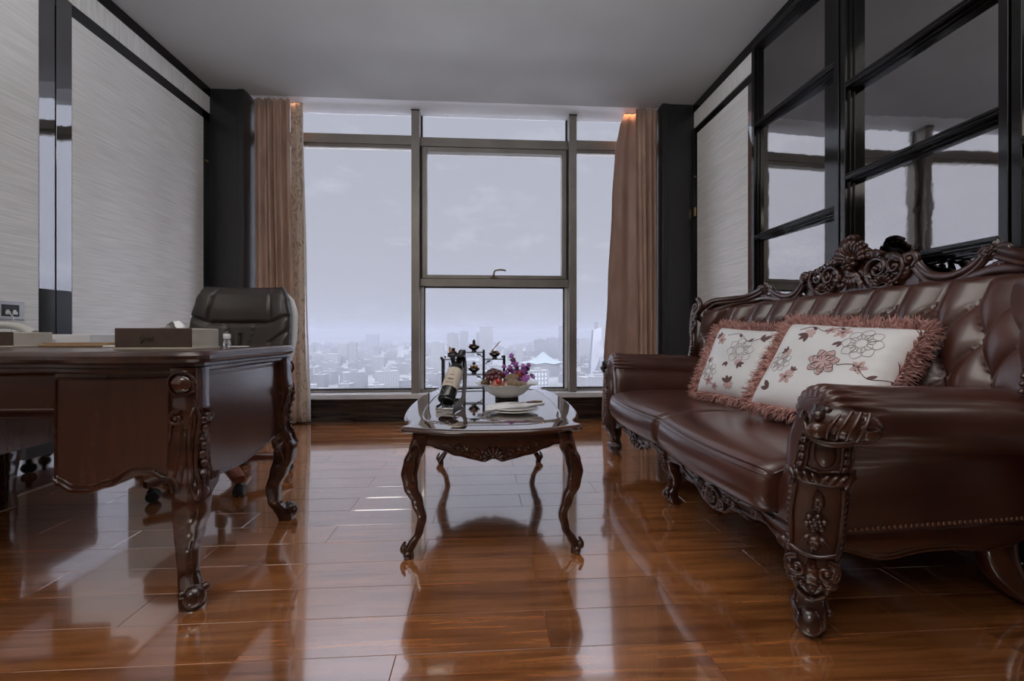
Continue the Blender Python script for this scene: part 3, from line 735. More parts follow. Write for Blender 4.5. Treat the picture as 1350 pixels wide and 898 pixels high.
flat('paper_pad', 'small white notepad lying flat beside the wide tissue box', 'notepad', -1.37, 1.62, -1.25, 1.69, .7505, .757, PAPER, -.1)
flat('paper_stack', 'stack of white paper on the desk return behind the folder', 'paper', -2.02, 1.99, -1.735, 2.20, .7505, .797, PAPER, 0)
CL = mat('clear_plastic', (.85, .86, .88), .08, trans=.85, ior=1.4)
j = thing('small_bottle', 'tiny clear bottle with white cap behind the wide tissue box', 'bottle', (-.985, 1.70, .75))
lpart('bottle_body', MB().lathe([(.001, .001), (.011, .001), (.012, .004), (.012, .022), (.009, .027), (.009, .030), (.001, .030)], 16), CL, j)
lpart('cap', MB().lathe([(.012, .0305), (.0125, .032), (.0125, .047), (.011, .049)], 16), WH, j)
flat('key_card', 'flat pale card lying near the rear right desk corner', 'card', -.962, 1.665, -.90, 1.70, .7505, .7525, PAPER, .2, .0006)
# telephone, outlet, cord
TP = thing('telephone', 'cream desk telephone handset at the left picture edge', 'telephone', (-1.93, 1.88, .75))
CR = mat('cream_plastic', (.52, .52, .50), .35)
part('phone_body', MB().loft([[V(-1.95 + a * k, 1.90 + b * k, z) for a, b in superring(.11, .085, 5, 24)] for z, k in ((.7505, .95), (.757, 1), (.775, .97), (.785, .85))]), CR, TP)
h = MB(); hp = spline([(-2.06, 1.86, .795), (-2.02, 1.86, .822), (-1.95, 1.86, .834), (-1.88, 1.86, .824), (-1.835, 1.86, .797)], 6)
h.tube(hp, [.018, .016, .014, .016, .020], n=10)
part('handset', h, CR, TP)
ou = thing('wall_socket', 'silver framed double data socket on the left wall', 'socket', (XL + .004, 2.238, .912))
part('frame_plate', MB().box(XL + .0002, 2.155, .868, XL + .008, 2.292, .958), mat('silver_plastic', (.45, .45, .46), .35, metal=.4), ou, bevel=.003)
part('insert', MB().box(XL + .008, 2.188, .884, XL + .010, 2.266, .941), mat('black_insert', (.015, .015, .015), .4), ou, bevel=.001)
for y in (2.212, 2.243): part('jack', MB().box(XL + .010, y - .010, .893, XL + .016, y + .010, .908).box(XL + .010, y - .006, .908, XL + .014, y + .006, .916), WH, ou, bevel=.001)
cb = MB().tube(spline([(XL + .018, 2.214, .90), (XL + .05, 2.20, .87), (XL + .09, 2.15, .80), (XL + .15, 2.06, .775), (-2.05, 1.97, .765)], 8), .0028, n=8)
tag(cb.build('phone_cord', CR, None, org=(XL + .018, 2.214, .90)), 'thin pale cord from the wall socket down to the telephone', 'cord')
# ------------------------------------------------------------------ coffee table
TX, TY = .028, 2.11
CT = thing('coffee_table', 'carved mahogany coffee table with serpentine polished top before the window', 'coffee table', (TX, TY, 0))
q = [(0, -.628), (.12, -.622), (.22, -.598), (.285, -.572), (.322, -.558), (.334, -.534), (.318, -.500), (.320, -.462), (.345, -.40), (.365, -.30), (.378, -.15), (.382, 0)]
full = q + [(a, -b) for a, b in q[:-1][::-1]]
full = full + [(-a, b) for a, b in full[1:-1][::-1]]
OUT = smooth_poly([(TX + a, TY + b) for a, b in full], 4)
prof = [(.034, .4405), (.014, .4412), (.007, .4450), (.001, .4490), (0, .4545), (.002, .4590), (.006, .4622), (.011, .4648), (.014, .4655)]
top = part('tabletop', moulded_slab(OUT, prof, (TX, TY)), WOOD, CT, sharp=32)
top.data.materials.append(TOPW)
for p in top.data.polygons:
    if p.normal.z > .93 and p.center.z > .463: p.material_index = 1
q2 = [(0, -.545), (.12, -.538), (.20, -.505), (.255, -.44), (.278, -.36), (.292, -.2), (.296, 0)]
f2 = q2 + [(a, -b) for a, b in q2[:-1][::-1]]; f2 = f2 + [(-a, b) for a, b in f2[1:-1][::-1]]
P2 = smooth_poly([(TX + a, TY + b) for a, b in f2], 5)
mb = MB(); r = [V(x, y, .4655) for x, y in P2] ; r.append(r[0]); r.append(r[1]); mb.tube(r, .0032, n=6, cap=False, flat=.7)
part('inlay_bead', mb, TOPW, top)
# legs
LEGT = [(0, .040, .016), (.02, .046, .019), (.045, .030, .018), (.08, .006, .015), (.13, -.004, .017), (.19, .012, .021), (.25, .034, .026), (.30, .040, .029), (.345, .030, .030), (.385, .012, .030), (.43, 0, .030)]
LO = [(a, b) for a, b, c in LEGT]; LH = [(a, c) for a, b, c in LEGT]
def table_leg(sx, sy):
    cx, cy = TX + sx * .262, TY + sy * .535
    def cen(z): o = interp(LO, z); return cx + sx * o * .95, cy + sy * o * .45, interp(LH, z)
    mb = MB(); rings = []
    for i in range(41):
        z = .437 * i / 40; x, y, h = cen(z); rings.append([V(x + a, y + b, z) for a, b in superring(h, h, 3.0, 20)])
    leg = part('leg', mb.loft(rings), WOOD, CT, sharp=60)
    def mf(u, v, w): x, y, h = cen(v); return V(x + sx * u, y + sy * (h + w), v)
    c = MB()
    c_tube(c, mf, [(-.028, .30, 0), (-.024, .36, .002), (-.008, .398, .003), (.010, .405, .003), (.020, .39, .003), (.014, .375, .003), (.004, .380, .003)], .0045)
    c_tube(c, mf, [(-.016, .28, 0), (-.012, .34, .002), (0, .372, .002), (.012, .362, .002)], .0035)
    x, y, h = cen(.03)
    c.ell((x + sx * .018, y + sy * .006, .030), .014, .017, .016, 12, 8); c.ell((x + sx * .004, y + sy * .018, .014), .014, .012, .014, 12, 8)
    c.tube([(x + sx * .012, y + sy * .016, .06), (x + sx * .020, y + sy * .014, .045), (x + sx * .027, y + sy * .008, .032)], [.005, .007, .006], n=6)
    part('scroll_carving', c, CARVE, leg, sharp=60)
for sx in (-1, 1):
    for sy in (-1, 1): table_leg(sx, sy)
def apron(L, m, cz, shell, name):
    """L half length along u; m(u, v, w)"""
    def zb(t):   # t 0 centre .. 1 leg
        return interp([(0, .352), (.07, .350), (.10, .343), (.16, .342), (.24, .349), (.5, .362), (.75, .383), (.9, .396), (1, .392)], t)
    rows = []
    for i in range(61):
        u = lerp(-L, L, i / 60); z = zb(abs(u) / L)
        rows.append([m(u, .441, 0), m(u, lerp(.441, z, .5), .003), m(u, z, 0), m(u, z, -.02), m(u, .441, -.02)])
    o = part(name, MB().loft(rows), WOOD, CT, sharp=45)
    c = MB()
    c_tube(c, m, [(lerp(-L, L, i / 30), zb(abs(lerp(-1, 1, i / 30))) + .004, .001) for i in range(31)], .004, spans=2)
    if shell:
        c_shell(c, m, 0, .356, .040, -10, 190, 9, .0065, .002, .30)
        for k in range(7):
            a = PI * k / 6; c_ell(c, m, .043 * math.cos(a), .360 + .040 * math.sin(a), .002, .006, .006, .005)
        c_ell(c, m, 0, .361, .006, .008, .008, .006)
        for s in (-1, 1):
            mm = lambda u, v, w, s=s: m(s * u, v, w)
            c_scroll(c, mm, .060, .372, .016, -60, 1.3, 1, .0055, .003, .002)
            c_tube(c, mm, [(.064, .358), (.085, .368), (.105, .388), (.125, .398)], .0048, .002)
            c_scroll(c, mm, .128, .391, .015, 120, 1.3, -1, .005, .003, .002)
            c_leaf(c, mm, .088, .376, 75, .034, .012, .008, 3, -60)
            c_leaf(c, mm, .105, .386, -10, .035, .010, .007, 3, 25)
            c_leaf(c, mm, .142, .396, 20, .048, .009, .007, 3, -45)
            c_leaf(c, mm, .075, .365, 170, .022, .008, .006, 2, 30)
    part('carving', c, CARVE, o, sharp=60)
apron(.255, lambda u, v, w: V(TX + u, TY - .548 - .030 * (1 - (u / .255) ** 2) - w, v), 0, True, 'front_apron')
apron(.255, lambda u, v, w: V(TX - u, TY + .548 + .030 * (1 - (u / .255) ** 2) + w, v), 0, True, 'rear_apron')
for s in (-1, 1): apron(.52, lambda u, v, w, s=s: V(TX + s * (.272 + .04 * (1 - (u / .52) ** 2) + w), TY + s * u, v), 0, True, 'side_apron')

ZT = .4662
# wine bottle in its arched stand
BST = thing('bottle_stand', 'arched black leather wine stand with silver front clip', 'wine stand', (-.158, 1.92, ZT), -.20)
cl = spline([(0, 1.845, .471), (0, 1.95, .471), (0, 2.03, .480), (0, 2.068, .53), (0, 2.082, .60), (0, 2.074, .66), (0, 2.046, .692), (0, 2.010, .696)], 7)
def band(pts, x0, w0, w1, th):
    rings = []; n = len(pts)
    for i, p in enumerate(pts):
        t = (pts[min(i + 1, n - 1)] - pts[max(0, i - 1)]).normalized(); nr = V(0, -t.z, t.y); ww = lerp(w0, w1, i / (n - 1))
        rings.append([V(x0 + a, p.y, p.z) + nr * b for a, b in superring(ww, th, 6, 16)])
    return MB().loft(rings)
XB0 = -.158
BLL = mat('black_stitched_leather', (.014, .013, .014), .38, coat=.3)
for s in (-1, 1): part('arch_strap', band(cl, XB0 + s * .0275, .0095, .0095, .0055), BLL, BST, sharp=50)
part('base_pad', band(cl[:17], XB0, .0185, .0185, .0045), BLL, BST, sharp=50)
part('top_bar', band(cl[-7:], XB0, .0185, .0185, .0045), BLL, BST, sharp=50)
PS = [(1.85, .478), (2.02, .482), (2.055, .53), (2.068, .60), (2.058, .655), (2.04, .67), (2.03, .62), (2.01, .56), (1.975, .515), (1.90, .492), (1.85, .488)]
for s in (-1, 1): part('side_wing', MB().prism(PS, lambda a, b, s=s: V(XB0 + s * .0375, a, b), lambda a, b, s=s: V(XB0 + s * .0395, a, b)), mat('grey_suede', (.22, .21, .20), .6) if 'grey_suede' not in bpy.data.materials else bpy.data.materials['grey_suede'], BST, bevel=.001)
cp = MB().box(XB0 - .038, 1.834, .4667, XB0 + .038, 1.838, .484).box(XB0 + .034, 1.838, .476, XB0 + .038, 1.868, .494).box(XB0 - .038, 1.838, .476, XB0 - .034, 1.868, .494)
part('front_clip', cp, CHROME, BST, bevel=.0012)
BT = thing('wine_bottle', 'tilted wine bottle with cream label leaning in the black stand', 'wine bottle', (XB0, 1.92, ZT), -.20)
ax = V(.012, .160, .150).normalized(); ux = V(1, 0, 0); ux = (ux - ax * ux.dot(ax)).normalized(); uy = ax.cross(ux)
BM = Matrix((ux, uy, ax)).transposed(); bo = V(XB0 - .004, 1.868, .508)
BG = mat('dark_bottle_glass', (.008, .010, .008), .06, ior=1.5, coat=.5)
part('bottle_glass', MB().lathe([(.001, 0), (.030, 0), (.036, .004), (.037, .012), (.037, .175), (.034, .192), (.026, .208), (.017, .222), (.0145, .235), (.0145, .285), (.016, .287), (.016, .296), (.001, .297)], 32, bo, BM), BG, BT, sharp=60)
LBL = noise_color(mat('cream_label_paper', (.55, .48, .40), .6), (.52, .45, .37), (.62, .55, .47), 20)
lb = part('label', MB().lathe([(.0374, .060), (.0376, .062), (.0376, .166), (.0374, .168)], 32, bo, BM, cap=False), LBL, BT)
ln = MB()
def onb(a, z, r=.0379): return bo + BM @ V(r * math.cos(a), r * math.sin(a), z)
fa = math.atan2(BM.transposed()[1].dot(V(.05, -1, .25)), BM.transposed()[0].dot(V(.05, -1, .25)))
for z, hw, ww in ((.082, .55, .0007), (.078, .45, .0006), (.073, .52, .0006), (.120, .30, .0008), (.1235, .22, .0006)):
    n = 26
    ln.tube([onb(fa + lerp(-hw, hw, k / n), z + .0011 * math.sin(k * 2.3) * (1 if ww > .00065 else .6)) for k in range(n + 1)], ww, n=4)
for k in range(9): ln.tube([onb(fa - .3 + .07 * k, .092), onb(fa - .27 + .07 * k, .100 + .006 * math.sin(k * 1.7) ** 2), onb(fa - .24 + .07 * k, .092)], .0006, n=4)
ln.tube([onb(fa + .05 * math.sin(k), .135 + .0022 * k) for k in range(7)], .0009, n=4)
part('label_print', ln, mat('wine_red_ink', (.28, .09, .07), .6), lb)
part('capsule', MB().lathe([(.0155, .240), (.016, .243), (.0158, .286), (.0168, .288), (.0168, .298), (.001, .2985)], 24, bo, BM), mat('black_foil', (.02, .018, .02), .3, metal=.3), BT)
part('foil_spots', MB().ell(onb(fa + .25, .035), .003, .002, .003).ell(onb(fa - .4, .030), .002, .002, .002), GOLD, BT)

# display rack with four little dessert bowls
RK = thing('display_rack', 'black lacquered tiered dessert rack at the window end of the table', 'display rack', (-.07, 2.60, ZT))
RB = mat('black_rack_lacquer', (.010, .009, .009), .3, coat=.3)
RX = [-.254, -.1275, -.0105, .113]; RH = [.650, .702, .702, .668]
for x, h in zip(RX, RH):
    for y in (2.575, 2.635):
        part('post', MB().box(x - .007, y - .0055, ZT + .0005, x + .007, y + .0055, h), RB, RK, bevel=.0012)
def shelf(x0, x1, z, nm='shelf'):
    o = part(nm, MB().box(x0 - .004, 2.57, z - .005, x1 + .004, 2.64, z), RB, RK, bevel=.001); return o
shelf(RX[1], RX[2], .690); shelf(RX[1], RX[2], .556); shelf(RX[2], RX[3], .648); shelf(RX[0], RX[1], .648); shelf(RX[0], RX[3], .478, 'base_rail'); shelf(RX[0], RX[1], .532)
for x, z, s in ((RX[2] - .006, .684, -1), (RX[2] + .006, .642, 1), (RX[1] - .006, .642, -1), (RX[2] - .006, .550, -1)):
    m = lambda u, v, w, x=x, z=z, s=s: V(x + s * u, 2.572 - w, z + v)
    c = MB(); c_tube(c, m, [(0, -.022), (.012, -.016), (.016, -.006), (.028, -.010), (.036, 0)], .0026); c_scroll(c, m, .024, -.010, .007, 0, 1, 1, .0022, .0016)
    part('fretwork_bracket', c, RB, RK)
for x in (RX[0], RX[3]): part('finial', MB().ell((x - .012 * (1 if x > 0 else -1), 2.60, .660), .005, .005, .008), RB, RK)
part('left_knob', MB().tube([(RX[0] - .002, 2.60, .652), (RX[0] - .010, 2.60, .655), (RX[0] - .012, 2.60, .643)], [.007, .010, .006], n=8), RB, RK)
CHOC = noise_color(mat('dark_chocolate', (.03, .012, .006), .35), (.012, .006, .004), (.06, .024, .012), 40)
CARA = mat('caramel_glaze', (.30, .10, .03), .25, coat=.4); WAF = mat('golden_wafer', (.50, .33, .14), .5)
BB = mat('dark_glazed_bowl', (.022, .015, .012), .2, coat=.5)
def dessert(x, z, k, where):
    b = thing('dessert_bowl', 'small dark footed bowl ' + where, 'bowl', (x, 2.605, z))
    z0 = .0006
    lpart('bowl', MB().lathe([(.001, z0), (.013, z0), (.013, .006), (.010, .009), (.018, .013), (.027, .021), (.0305, .030), (.029, .030), (.024, .021), (.012, .015), (.001, .014)], 24), BB, b, sharp=60)
    d = thing('dessert', ['finned chocolate dessert ', 'berry topped caramel dessert ', 'dessert with slanted golden wafer ', 'dessert with pale upright wafer '][k] + where, 'dessert', (x, 2.605, z))
    zz = .0225
    b.scale = d.scale = (1.18, 1.18, 1.18)
    mb = MB()
    rnd = random.Random(k)
    for i in range(9):
        a = rnd.uniform(0, 6.28); r = rnd.uniform(.004, .013); mb.ell((r * math.cos(a), r * math.sin(a), zz + .006 + rnd.uniform(0, .009)), .008, .008, .007, 8, 6)
    lpart('chocolate_filling', mb, CHOC, d, sharp=40)
    if k == 0:
        lpart('fin', MB().prism([(-.008, .025), (-.008, .055), (-.002, .065), (.006, .060), (.008, .04), (.008, .025)], lambda a, c: V(a, -.004, c), lambda a, c: V(a, .004, c)), CHOC, d, bevel=.002)
        lpart('caramel_pieces', MB().ell((-.020, 0, .034), .005, .005, .007).ell((.016, -.006, .030), .007, .006, .005), CARA, d)
    if k == 1:
        lpart('caramel_layer', MB().box(-.019, -.012, .030, .019, .012, .044), CARA, d, bevel=.003)
        lpart('berry', MB().ell((0, 0, .054), .009, .009, .009), CHOC, d)
    if k == 2:
        lpart('wafer', MB().prism([(-.022, .036), (-.016, .034), (.028, .086), (.029, .091), (.024, .088)], lambda a, c: V(a, -.002, c), lambda a, c: V(a, .002, c)), WAF, d)
        lpart('caramel_pieces', MB().ell((.012, -.006, .032), .008, .007, .006).ell((-.012, -.005, .032), .007, .006, .005), CARA, d)
    if k == 3:
        lpart('wafer', MB().prism([(-.022, .036), (-.012, .034), (-.010, .056), (-.017, .064), (-.022, .056)], lambda a, c: V(a, -.002, c), lambda a, c: V(a, .002, c)), WAF, d)
        lpart('caramel_layer', MB().box(-.020, -.010, .030, .018, .010, .040), CARA, d, bevel=.003)
        lpart('chocolate_block', MB().box(-.008, -.008, .040, .010, .008, .056), CHOC, d, bevel=.003)
dessert(-.069, .690, 0, 'on the top shelf of the rack'); dessert(-.069, .556, 1, 'on the lower middle shelf of the rack')
dessert(.056, .648, 2, 'on the right shelf of the rack'); dessert(-.195, .648, 3, 'on the left shelf of the rack')

# fruit bowl
BX, BY = .108, 2.17
FB = thing('fruit_bowl', 'wide white porcelain fruit bowl with crimped rim in the table centre', 'bowl', (BX, BY, ZT))
POR = mat('white_porcelain', (.80, .78, .75), .18, coat=.4)
rings = []
for r, z, fl in ((.050, 0, 0), (.054, .004, 0), (.052, .014, 0), (.060, .018, 0), (.088, .032, 0), (.112, .054, 0), (.122, .072, .2), (.135, .079, .7), (.156, .083, 1), (.157, .086, 1), (.135, .083, .7), (.118, .074, .2), (.106, .054, 0), (.080, .034, 0), (.03, .024, 0), (.002, .023, 0)):
    rings.append([V(BX + (r + .004 * fl * math.cos(16 * a)) * math.cos(a), BY + (r + .004 * fl * math.cos(16 * a)) * math.sin(a), ZT + .0006 + z + .0035 * fl * math.cos(8 * a)) for a in [2 * PI * k / 96 for k in range(96)]])
part('bowl', MB().loft(rings), POR, FB, sharp=60)
part('base_ring', MB().lathe([(.058, .0006), (.060, .003), (.060, .012), (.056, .016), (.05, .016)], 32, (BX, BY, ZT), cap=False), mat('dark_bowl_stand', (.02, .017, .016), .35), FB)
def fruit(name, label, cat, c, r, m, group=None, rot=None, stem=None, prof=None):
    t = thing(name, label, cat, (BX + c[0], BY + c[1], ZT + c[2]), 0, group)
    mb = MB()
    M = rot.to_matrix() if rot else None
    if prof: mb.lathe(prof, 20, (0, 0, 0), M)
    else: mb.ell((0, 0, 0), r[0], r[1], r[2], 18, 12, M)
    lpart('flesh', mb, m, t, sharp=80)
    if stem:
        lpart('stem', MB().tube([(0, 0, r[2] * .8), (.001, .001, r[2] * 1.05), (.003, 0, r[2] * 1.25)], .0013, n=6), mat('stem_brown', (.08, .05, .03), .7) if 'stem_brown' not in bpy.data.materials else bpy.data.materials['stem_brown'], t)
    return t
from mathutils import Euler
GRAPE = noise_color(mat('dark_red_grape', (.08, .012, .02), .25, coat=.4), (.025, .008, .014), (.13, .016, .022), 30)
CHERRY = mat('bright_red_fruit', (.42, .022, .022), .2, coat=.5)
KIWI = noise_color(mat('kiwi_skin', (.20, .13, .08), .75, sheen=.4), (.17, .11, .065), (.25, .17, .105), 60, bump=.3, bdist=.001)
APPLE = noise_color(mat('blush_apple', (.5, .12, .08), .3, coat=.4), (.36, .035, .04), (.52, .30, .20), 14, (1, 1, .5), .4, .7)
gp = [(-.088, -.02, .128), (-.070, -.035, .134), (-.052, -.012, .140), (-.072, 0, .145), (-.088, .01, .136), (-.040, -.03, .130), (-.058, .02, .140), (-.036, .01, .134), (-.026, -.02, .126), (-.075, -.055, .112), (-.054, -.058, .116), (-.094, -.045, .112), (-.040, -.055, .112), (-.066, -.03, .118), (-.05, .04, .128), (-.10, .03, .122), (-.028, .035, .124), (-.062, .000, .122)]
gw = ['grape at the far left of the bunch', 'front grape left of the cherry', 'highest grape in the middle of the bunch', 'topmost rear grape of the bunch']
for i, c in enumerate(gp):
    t = fruit('grape', 'dark red grape in the bunch at the left of the fruit bowl', 'grape', c, (.0145, .0145, .0160), GRAPE, 'grapes in the fruit bowl')
fruit('cherry_tomato', 'round bright red fruit in front of the grapes', 'fruit', (-.044, -.088, .102), (.0145, .0145, .0145), CHERRY, stem=True)
fruit('apple', 'blush red apple at the front left of the fruit bowl', 'apple', (-.050, -.058, .080), (.034, .034, .030), APPLE, stem=True)
fruit('apple', 'pinkish apple half hidden beside the front kiwi', 'apple', (-.002, -.030, .066), (.034, .034, .031), APPLE, stem=True)
fruit('kiwi', 'front round brown kiwi facing the room in the bowl', 'kiwi', (.028, -.066, .087), (.031, .036, .026), KIWI, rot=Euler((.5, .1, .2)))
fruit('kiwi', 'large upper brown kiwi leaning behind the front one', 'kiwi', (.024, -.010, .106), (.040, .030, .027), KIWI, rot=Euler((.1, -.18, .1)))
fruit('kiwi', 'brown kiwi low at the right side of the fruit bowl', 'kiwi', (.072, -.035, .074), (.034, .028, .025), KIWI, rot=Euler((0, .2, .7)))
fruit('dragon_fruit', 'dark red pointed fruit standing behind the kiwis', 'fruit', (.066, .012, .118), (.024, .022, .034), noise_color(mat('dark_red_skin', (.2, .02, .015), .35), (.12, .012, .012), (.28, .035, .02), 12), rot=Euler((.1, .2, 0)))
fruit('passion_fruit', 'speckled brown fruit at the left rim of the bowl', 'fruit', (-.108, -.012, .085), (.024, .022, .020), noise_color(mat('speckled_brown', (.1, .06, .03), .5), (.05, .03, .015), (.26, .17, .07), 60), rot=None)
# orchid sprigs
PUR = noise_color(mat('purple_petal', (.25, .03, .3), .5, sheen=.3), (.22, .03, .28), (.42, .12, .48), 30); DKP = mat('dark_plum_petal', (.06, .008, .05), .5)
GRN = mat('dark_green_leaf', (.02, .04, .015), .45); PALE = mat('pale_petal', (.55, .45, .48), .5)
def orchid(label, base, tip, n, seed):
    rnd = random.Random(seed); b = V(BX, BY, ZT) + Vector(base); e = V(BX, BY, ZT) + Vector(tip)
    t = thing('orchid_sprig', label, 'flower', b)
    mid = (b + e) / 2 + V(.006, 0, .012); P = spline([b, mid, e], 8)
    part('stem', MB().tube(P, .0018, n=6), GRN, t)
    for i in range(n):
        k = (i + .6) / n; p = P[min(len(P) - 1, int(k * (len(P) - 1)))]; a = rnd.uniform(0, 6.28)
        d = V(math.cos(a) * .75, -.45 + .5 * math.sin(a), .25).normalized(); c = p + d * .018; sc = lerp(1.15, .6, k)
        d = (d + V(0, -.6, .1)).normalized(); e1 = d.orthogonal().normalized(); e2 = d.cross(e1); mb = MB()
        m = lambda u, v, w, c=c, e1=e1, e2=e2, d=d: c + e1 * u + e2 * v + d * w
        for j in range(5):
            q = 2 * PI * j / 5 + a; c_leaf(mb, m, 0, 0, math.degrees(q), .0225 * sc, .0095 * sc, .0025, 1, 10)
        fl = part('bloom', mb, PUR if i % 3 else DKP, t, sharp=80)
        mb = MB(); c_ell(mb, m, 0, 0, .003, .0032 * sc, .0032 * sc, .003, 0, 8, 5); part('lip', mb, PALE, fl)
orchid('tall purple orchid sprig rising above the kiwis', (.030, .02, .10), (.034, .03, .225), 9, 2)
orchid('purple orchid sprig leaning right over the bowl rim', (.06, .03, .09), (.100, -.01, .175), 9, 5)
orchid('short purple orchid sprig between grapes and kiwis', (.01, .02, .10), (-.006, -.02, .170), 6, 9)
orchid('dark drooping orchid sprig at the right rim of the bowl', (.075, -.02, .085), (.118, -.045, .115), 5, 12)

# plates, napkin and knife
PX, PY = .118, 1.83
def plate(z, r, label):
    o = MB().lathe([(.001, .002), (.055, .002), (.058, 0), (.062, .001), (.064, .004), (r - .01, .009), (r, .0135), (r + .001, .015), (r - .002, .016), (.07, .008), (.06, .0055), (.001, .005)], 56, (PX, PY, z)).build('plate', POR, None, org=(PX, PY, z), sharp=60)
    return tag(o, label, 'plate', 'dessert plates')
plate(ZT + .0006, .108, 'larger white plate at the bottom of the stack before the fruit bowl'); plate(ZT + .0098, .102, 'white plate on top of the stack under the napkin')
rows = []
for i in range(37):
    t = i / 36; x = lerp(-.118, .128, t); row = []
    wd = .030 + .014 * abs(t - .5) * 2 + .006 * math.sin(t * 9)
    for j in range(13):
        c = j / 12 * 2 - 1; e = abs(x) / .118
        zz = .0318 + .004 * math.sin(3.5 * c + 6 * t) + .0045 * math.sin(9 * c + 3 * t) * (.4 + .6 * e) + (.010 * max(0, t - .72) / .28 if t > .72 else 0) - (.010 * max(0, .20 - t) / .20)
        row.append(V(PX + x, PY - .020 + c * wd + .018 * (t - .5), ZT + zz))
    rows.append(row)
o = MB().grid(rows).build('napkin', mat('white_linen', (.66, .66, .68), .8, sheen=.2), None, org=(PX, PY, ZT + .03), sharp=None)
for p in o.data.polygons: p.use_smooth = True
o.modifiers.new('thickness', 'SOLIDIFY').thickness = .003
tag(o, 'folded white napkin laid across the stacked plates', 'napkin')
k = thing('dinner_knife', 'silver knife with brown handle resting on the napkin', 'knife', (PX + .05, PY - .05, ZT + .04))
part('blade', MB().prism([(-.02, 0), (.055, -.004), (.055, .008), (-.01, .008)], lambda a, c: V(PX + a, PY - .040 + c, ZT + .0415 + a * .06), lambda a, c: V(PX + a, PY - .040 + c, ZT + .0430 + a * .06)), CHROME, k)
part('handle', MB().tube([(PX + .055, PY - .038, ZT + .0455), (PX + .09, PY - .038, ZT + .0475), (PX + .120, PY - .036, ZT + .0465)], [.004, .0058, .0050], n=8), mat('brown_handle', (.12, .06, .04), .4), k)
# ------------------------------------------------------------------ leather sofa
YC = 1.968
SF = thing('sofa', 'carved two seat burgundy leather sofa with buttoned back against the mirrors', 'sofa', (1.3, YC, 0))
def XB(u): return 1.795 - .265 * (abs(u) / .93) ** 6
def X0(u): return 1.45
def ztop(u): return 1.0 - .045 * min(1, abs(u) / .90) ** 6
def backp(u, z, w=0):
    t = (z - .42) / .58; x = lerp(X0(u), XB(u) - .045, t) - .018 * math.sin(PI * min(1, max(0, t)))
    q = 6 * .265 / .93 * (abs(u) / .93) ** 5 * (1 if u > 0 else -1) * t          # slope of the curve in plan
    n = V(-1, -q, .35); n.normalize()
    return V(x, YC + u, z) + n * w
def tuft(u, z):
    a = .16; k = (z - .905) / .26
    if z < .905: h = (abs(math.sin(PI * (u / a + k))) * abs(math.sin(PI * (u / a - k)))) ** .42
    else: h = abs(math.sin(PI * u / a)) ** .84
    top = min(1, max(0, (ztop(u) - z) / .035)) ** .5
    return h * .052 * top + .006
UM = [(.40, .79), (.55, .80), (.62, .86), (.66, .885), (1, .885)]
mb = MB(); rows = []
NU, NZ = 300, 90
for i in range(NZ + 1):
    row = []; um = interp(UM, lerp(.40, 1, i / NZ))
    for j in range(NU + 1):
        u = lerp(-um - .07 * max(0, min(1, (um - .80) / .08)), um + .022 * max(0, min(1, (um - .80) / .08)), j / NU); z = lerp(.40, ztop(u), i / NZ); row.append(backp(u, z, lerp(.030, tuft(u, z), max(0, min(1, (um + (.06 if u < 0 else .022) - abs(u)) / .07)))))
    rows.append(row)
mb.grid(rows)
for e, s_ in ((0, -1), (-1, 1)):     # leather turned round the wing ends to the outside back
    mb.grid([[r[e], V(lerp(r[e].x, XB(.93), .4), r[e].y + s_ * .02, r[e].z), V(XB(.93) + .03, YC + s_ * (.945 if s_ > 0 else .975), r[e].z), V(1.78, YC + s_ * .93, r[e].z)] for r in rows if r[e].z > .52])
bk = part('tufted_back', mb, LEATHER, SF, sharp=60)
part('back_board', MB().grid([[V(XB(lerp(-.93, .93, j / 40)) + .012, YC + lerp(-.93, .93, j / 40), z) for j in range(41)] for z in (.25, .6, 1.0)]), LEATHER, SF).modifiers.new('thickness', 'SOLIDIFY').thickness = .02
bm0 = None
for r in range(3):
    z = .905 - .13 * r
    for k in range(-6, 7):
        u = (k + (.5 if r % 2 else 0)) * .16
        if abs(u) > .86: continue
        p = backp(u, z, .012)
        if bm0 is None:
            bm0 = MB().ell((0, 0, 0), .006, .011, .011, 12, 6).build('button', LEATHER, SF, org=(0, 0, 0)); b = bm0
        else:
            b = bm0.copy(); COL.objects.link(b); b.parent = SF
        b.location = p - V(1.3, YC, 0)
# carved crest and frame of the back
def mcr(u, v, w): return V(XB(u) - .012 - w + .10 * max(0, (v - 1.0)) * .25, YC + u - w * .8 * (1 if u > 0 else -1) * (abs(u) / .93) ** 5, v)
fr = MB()
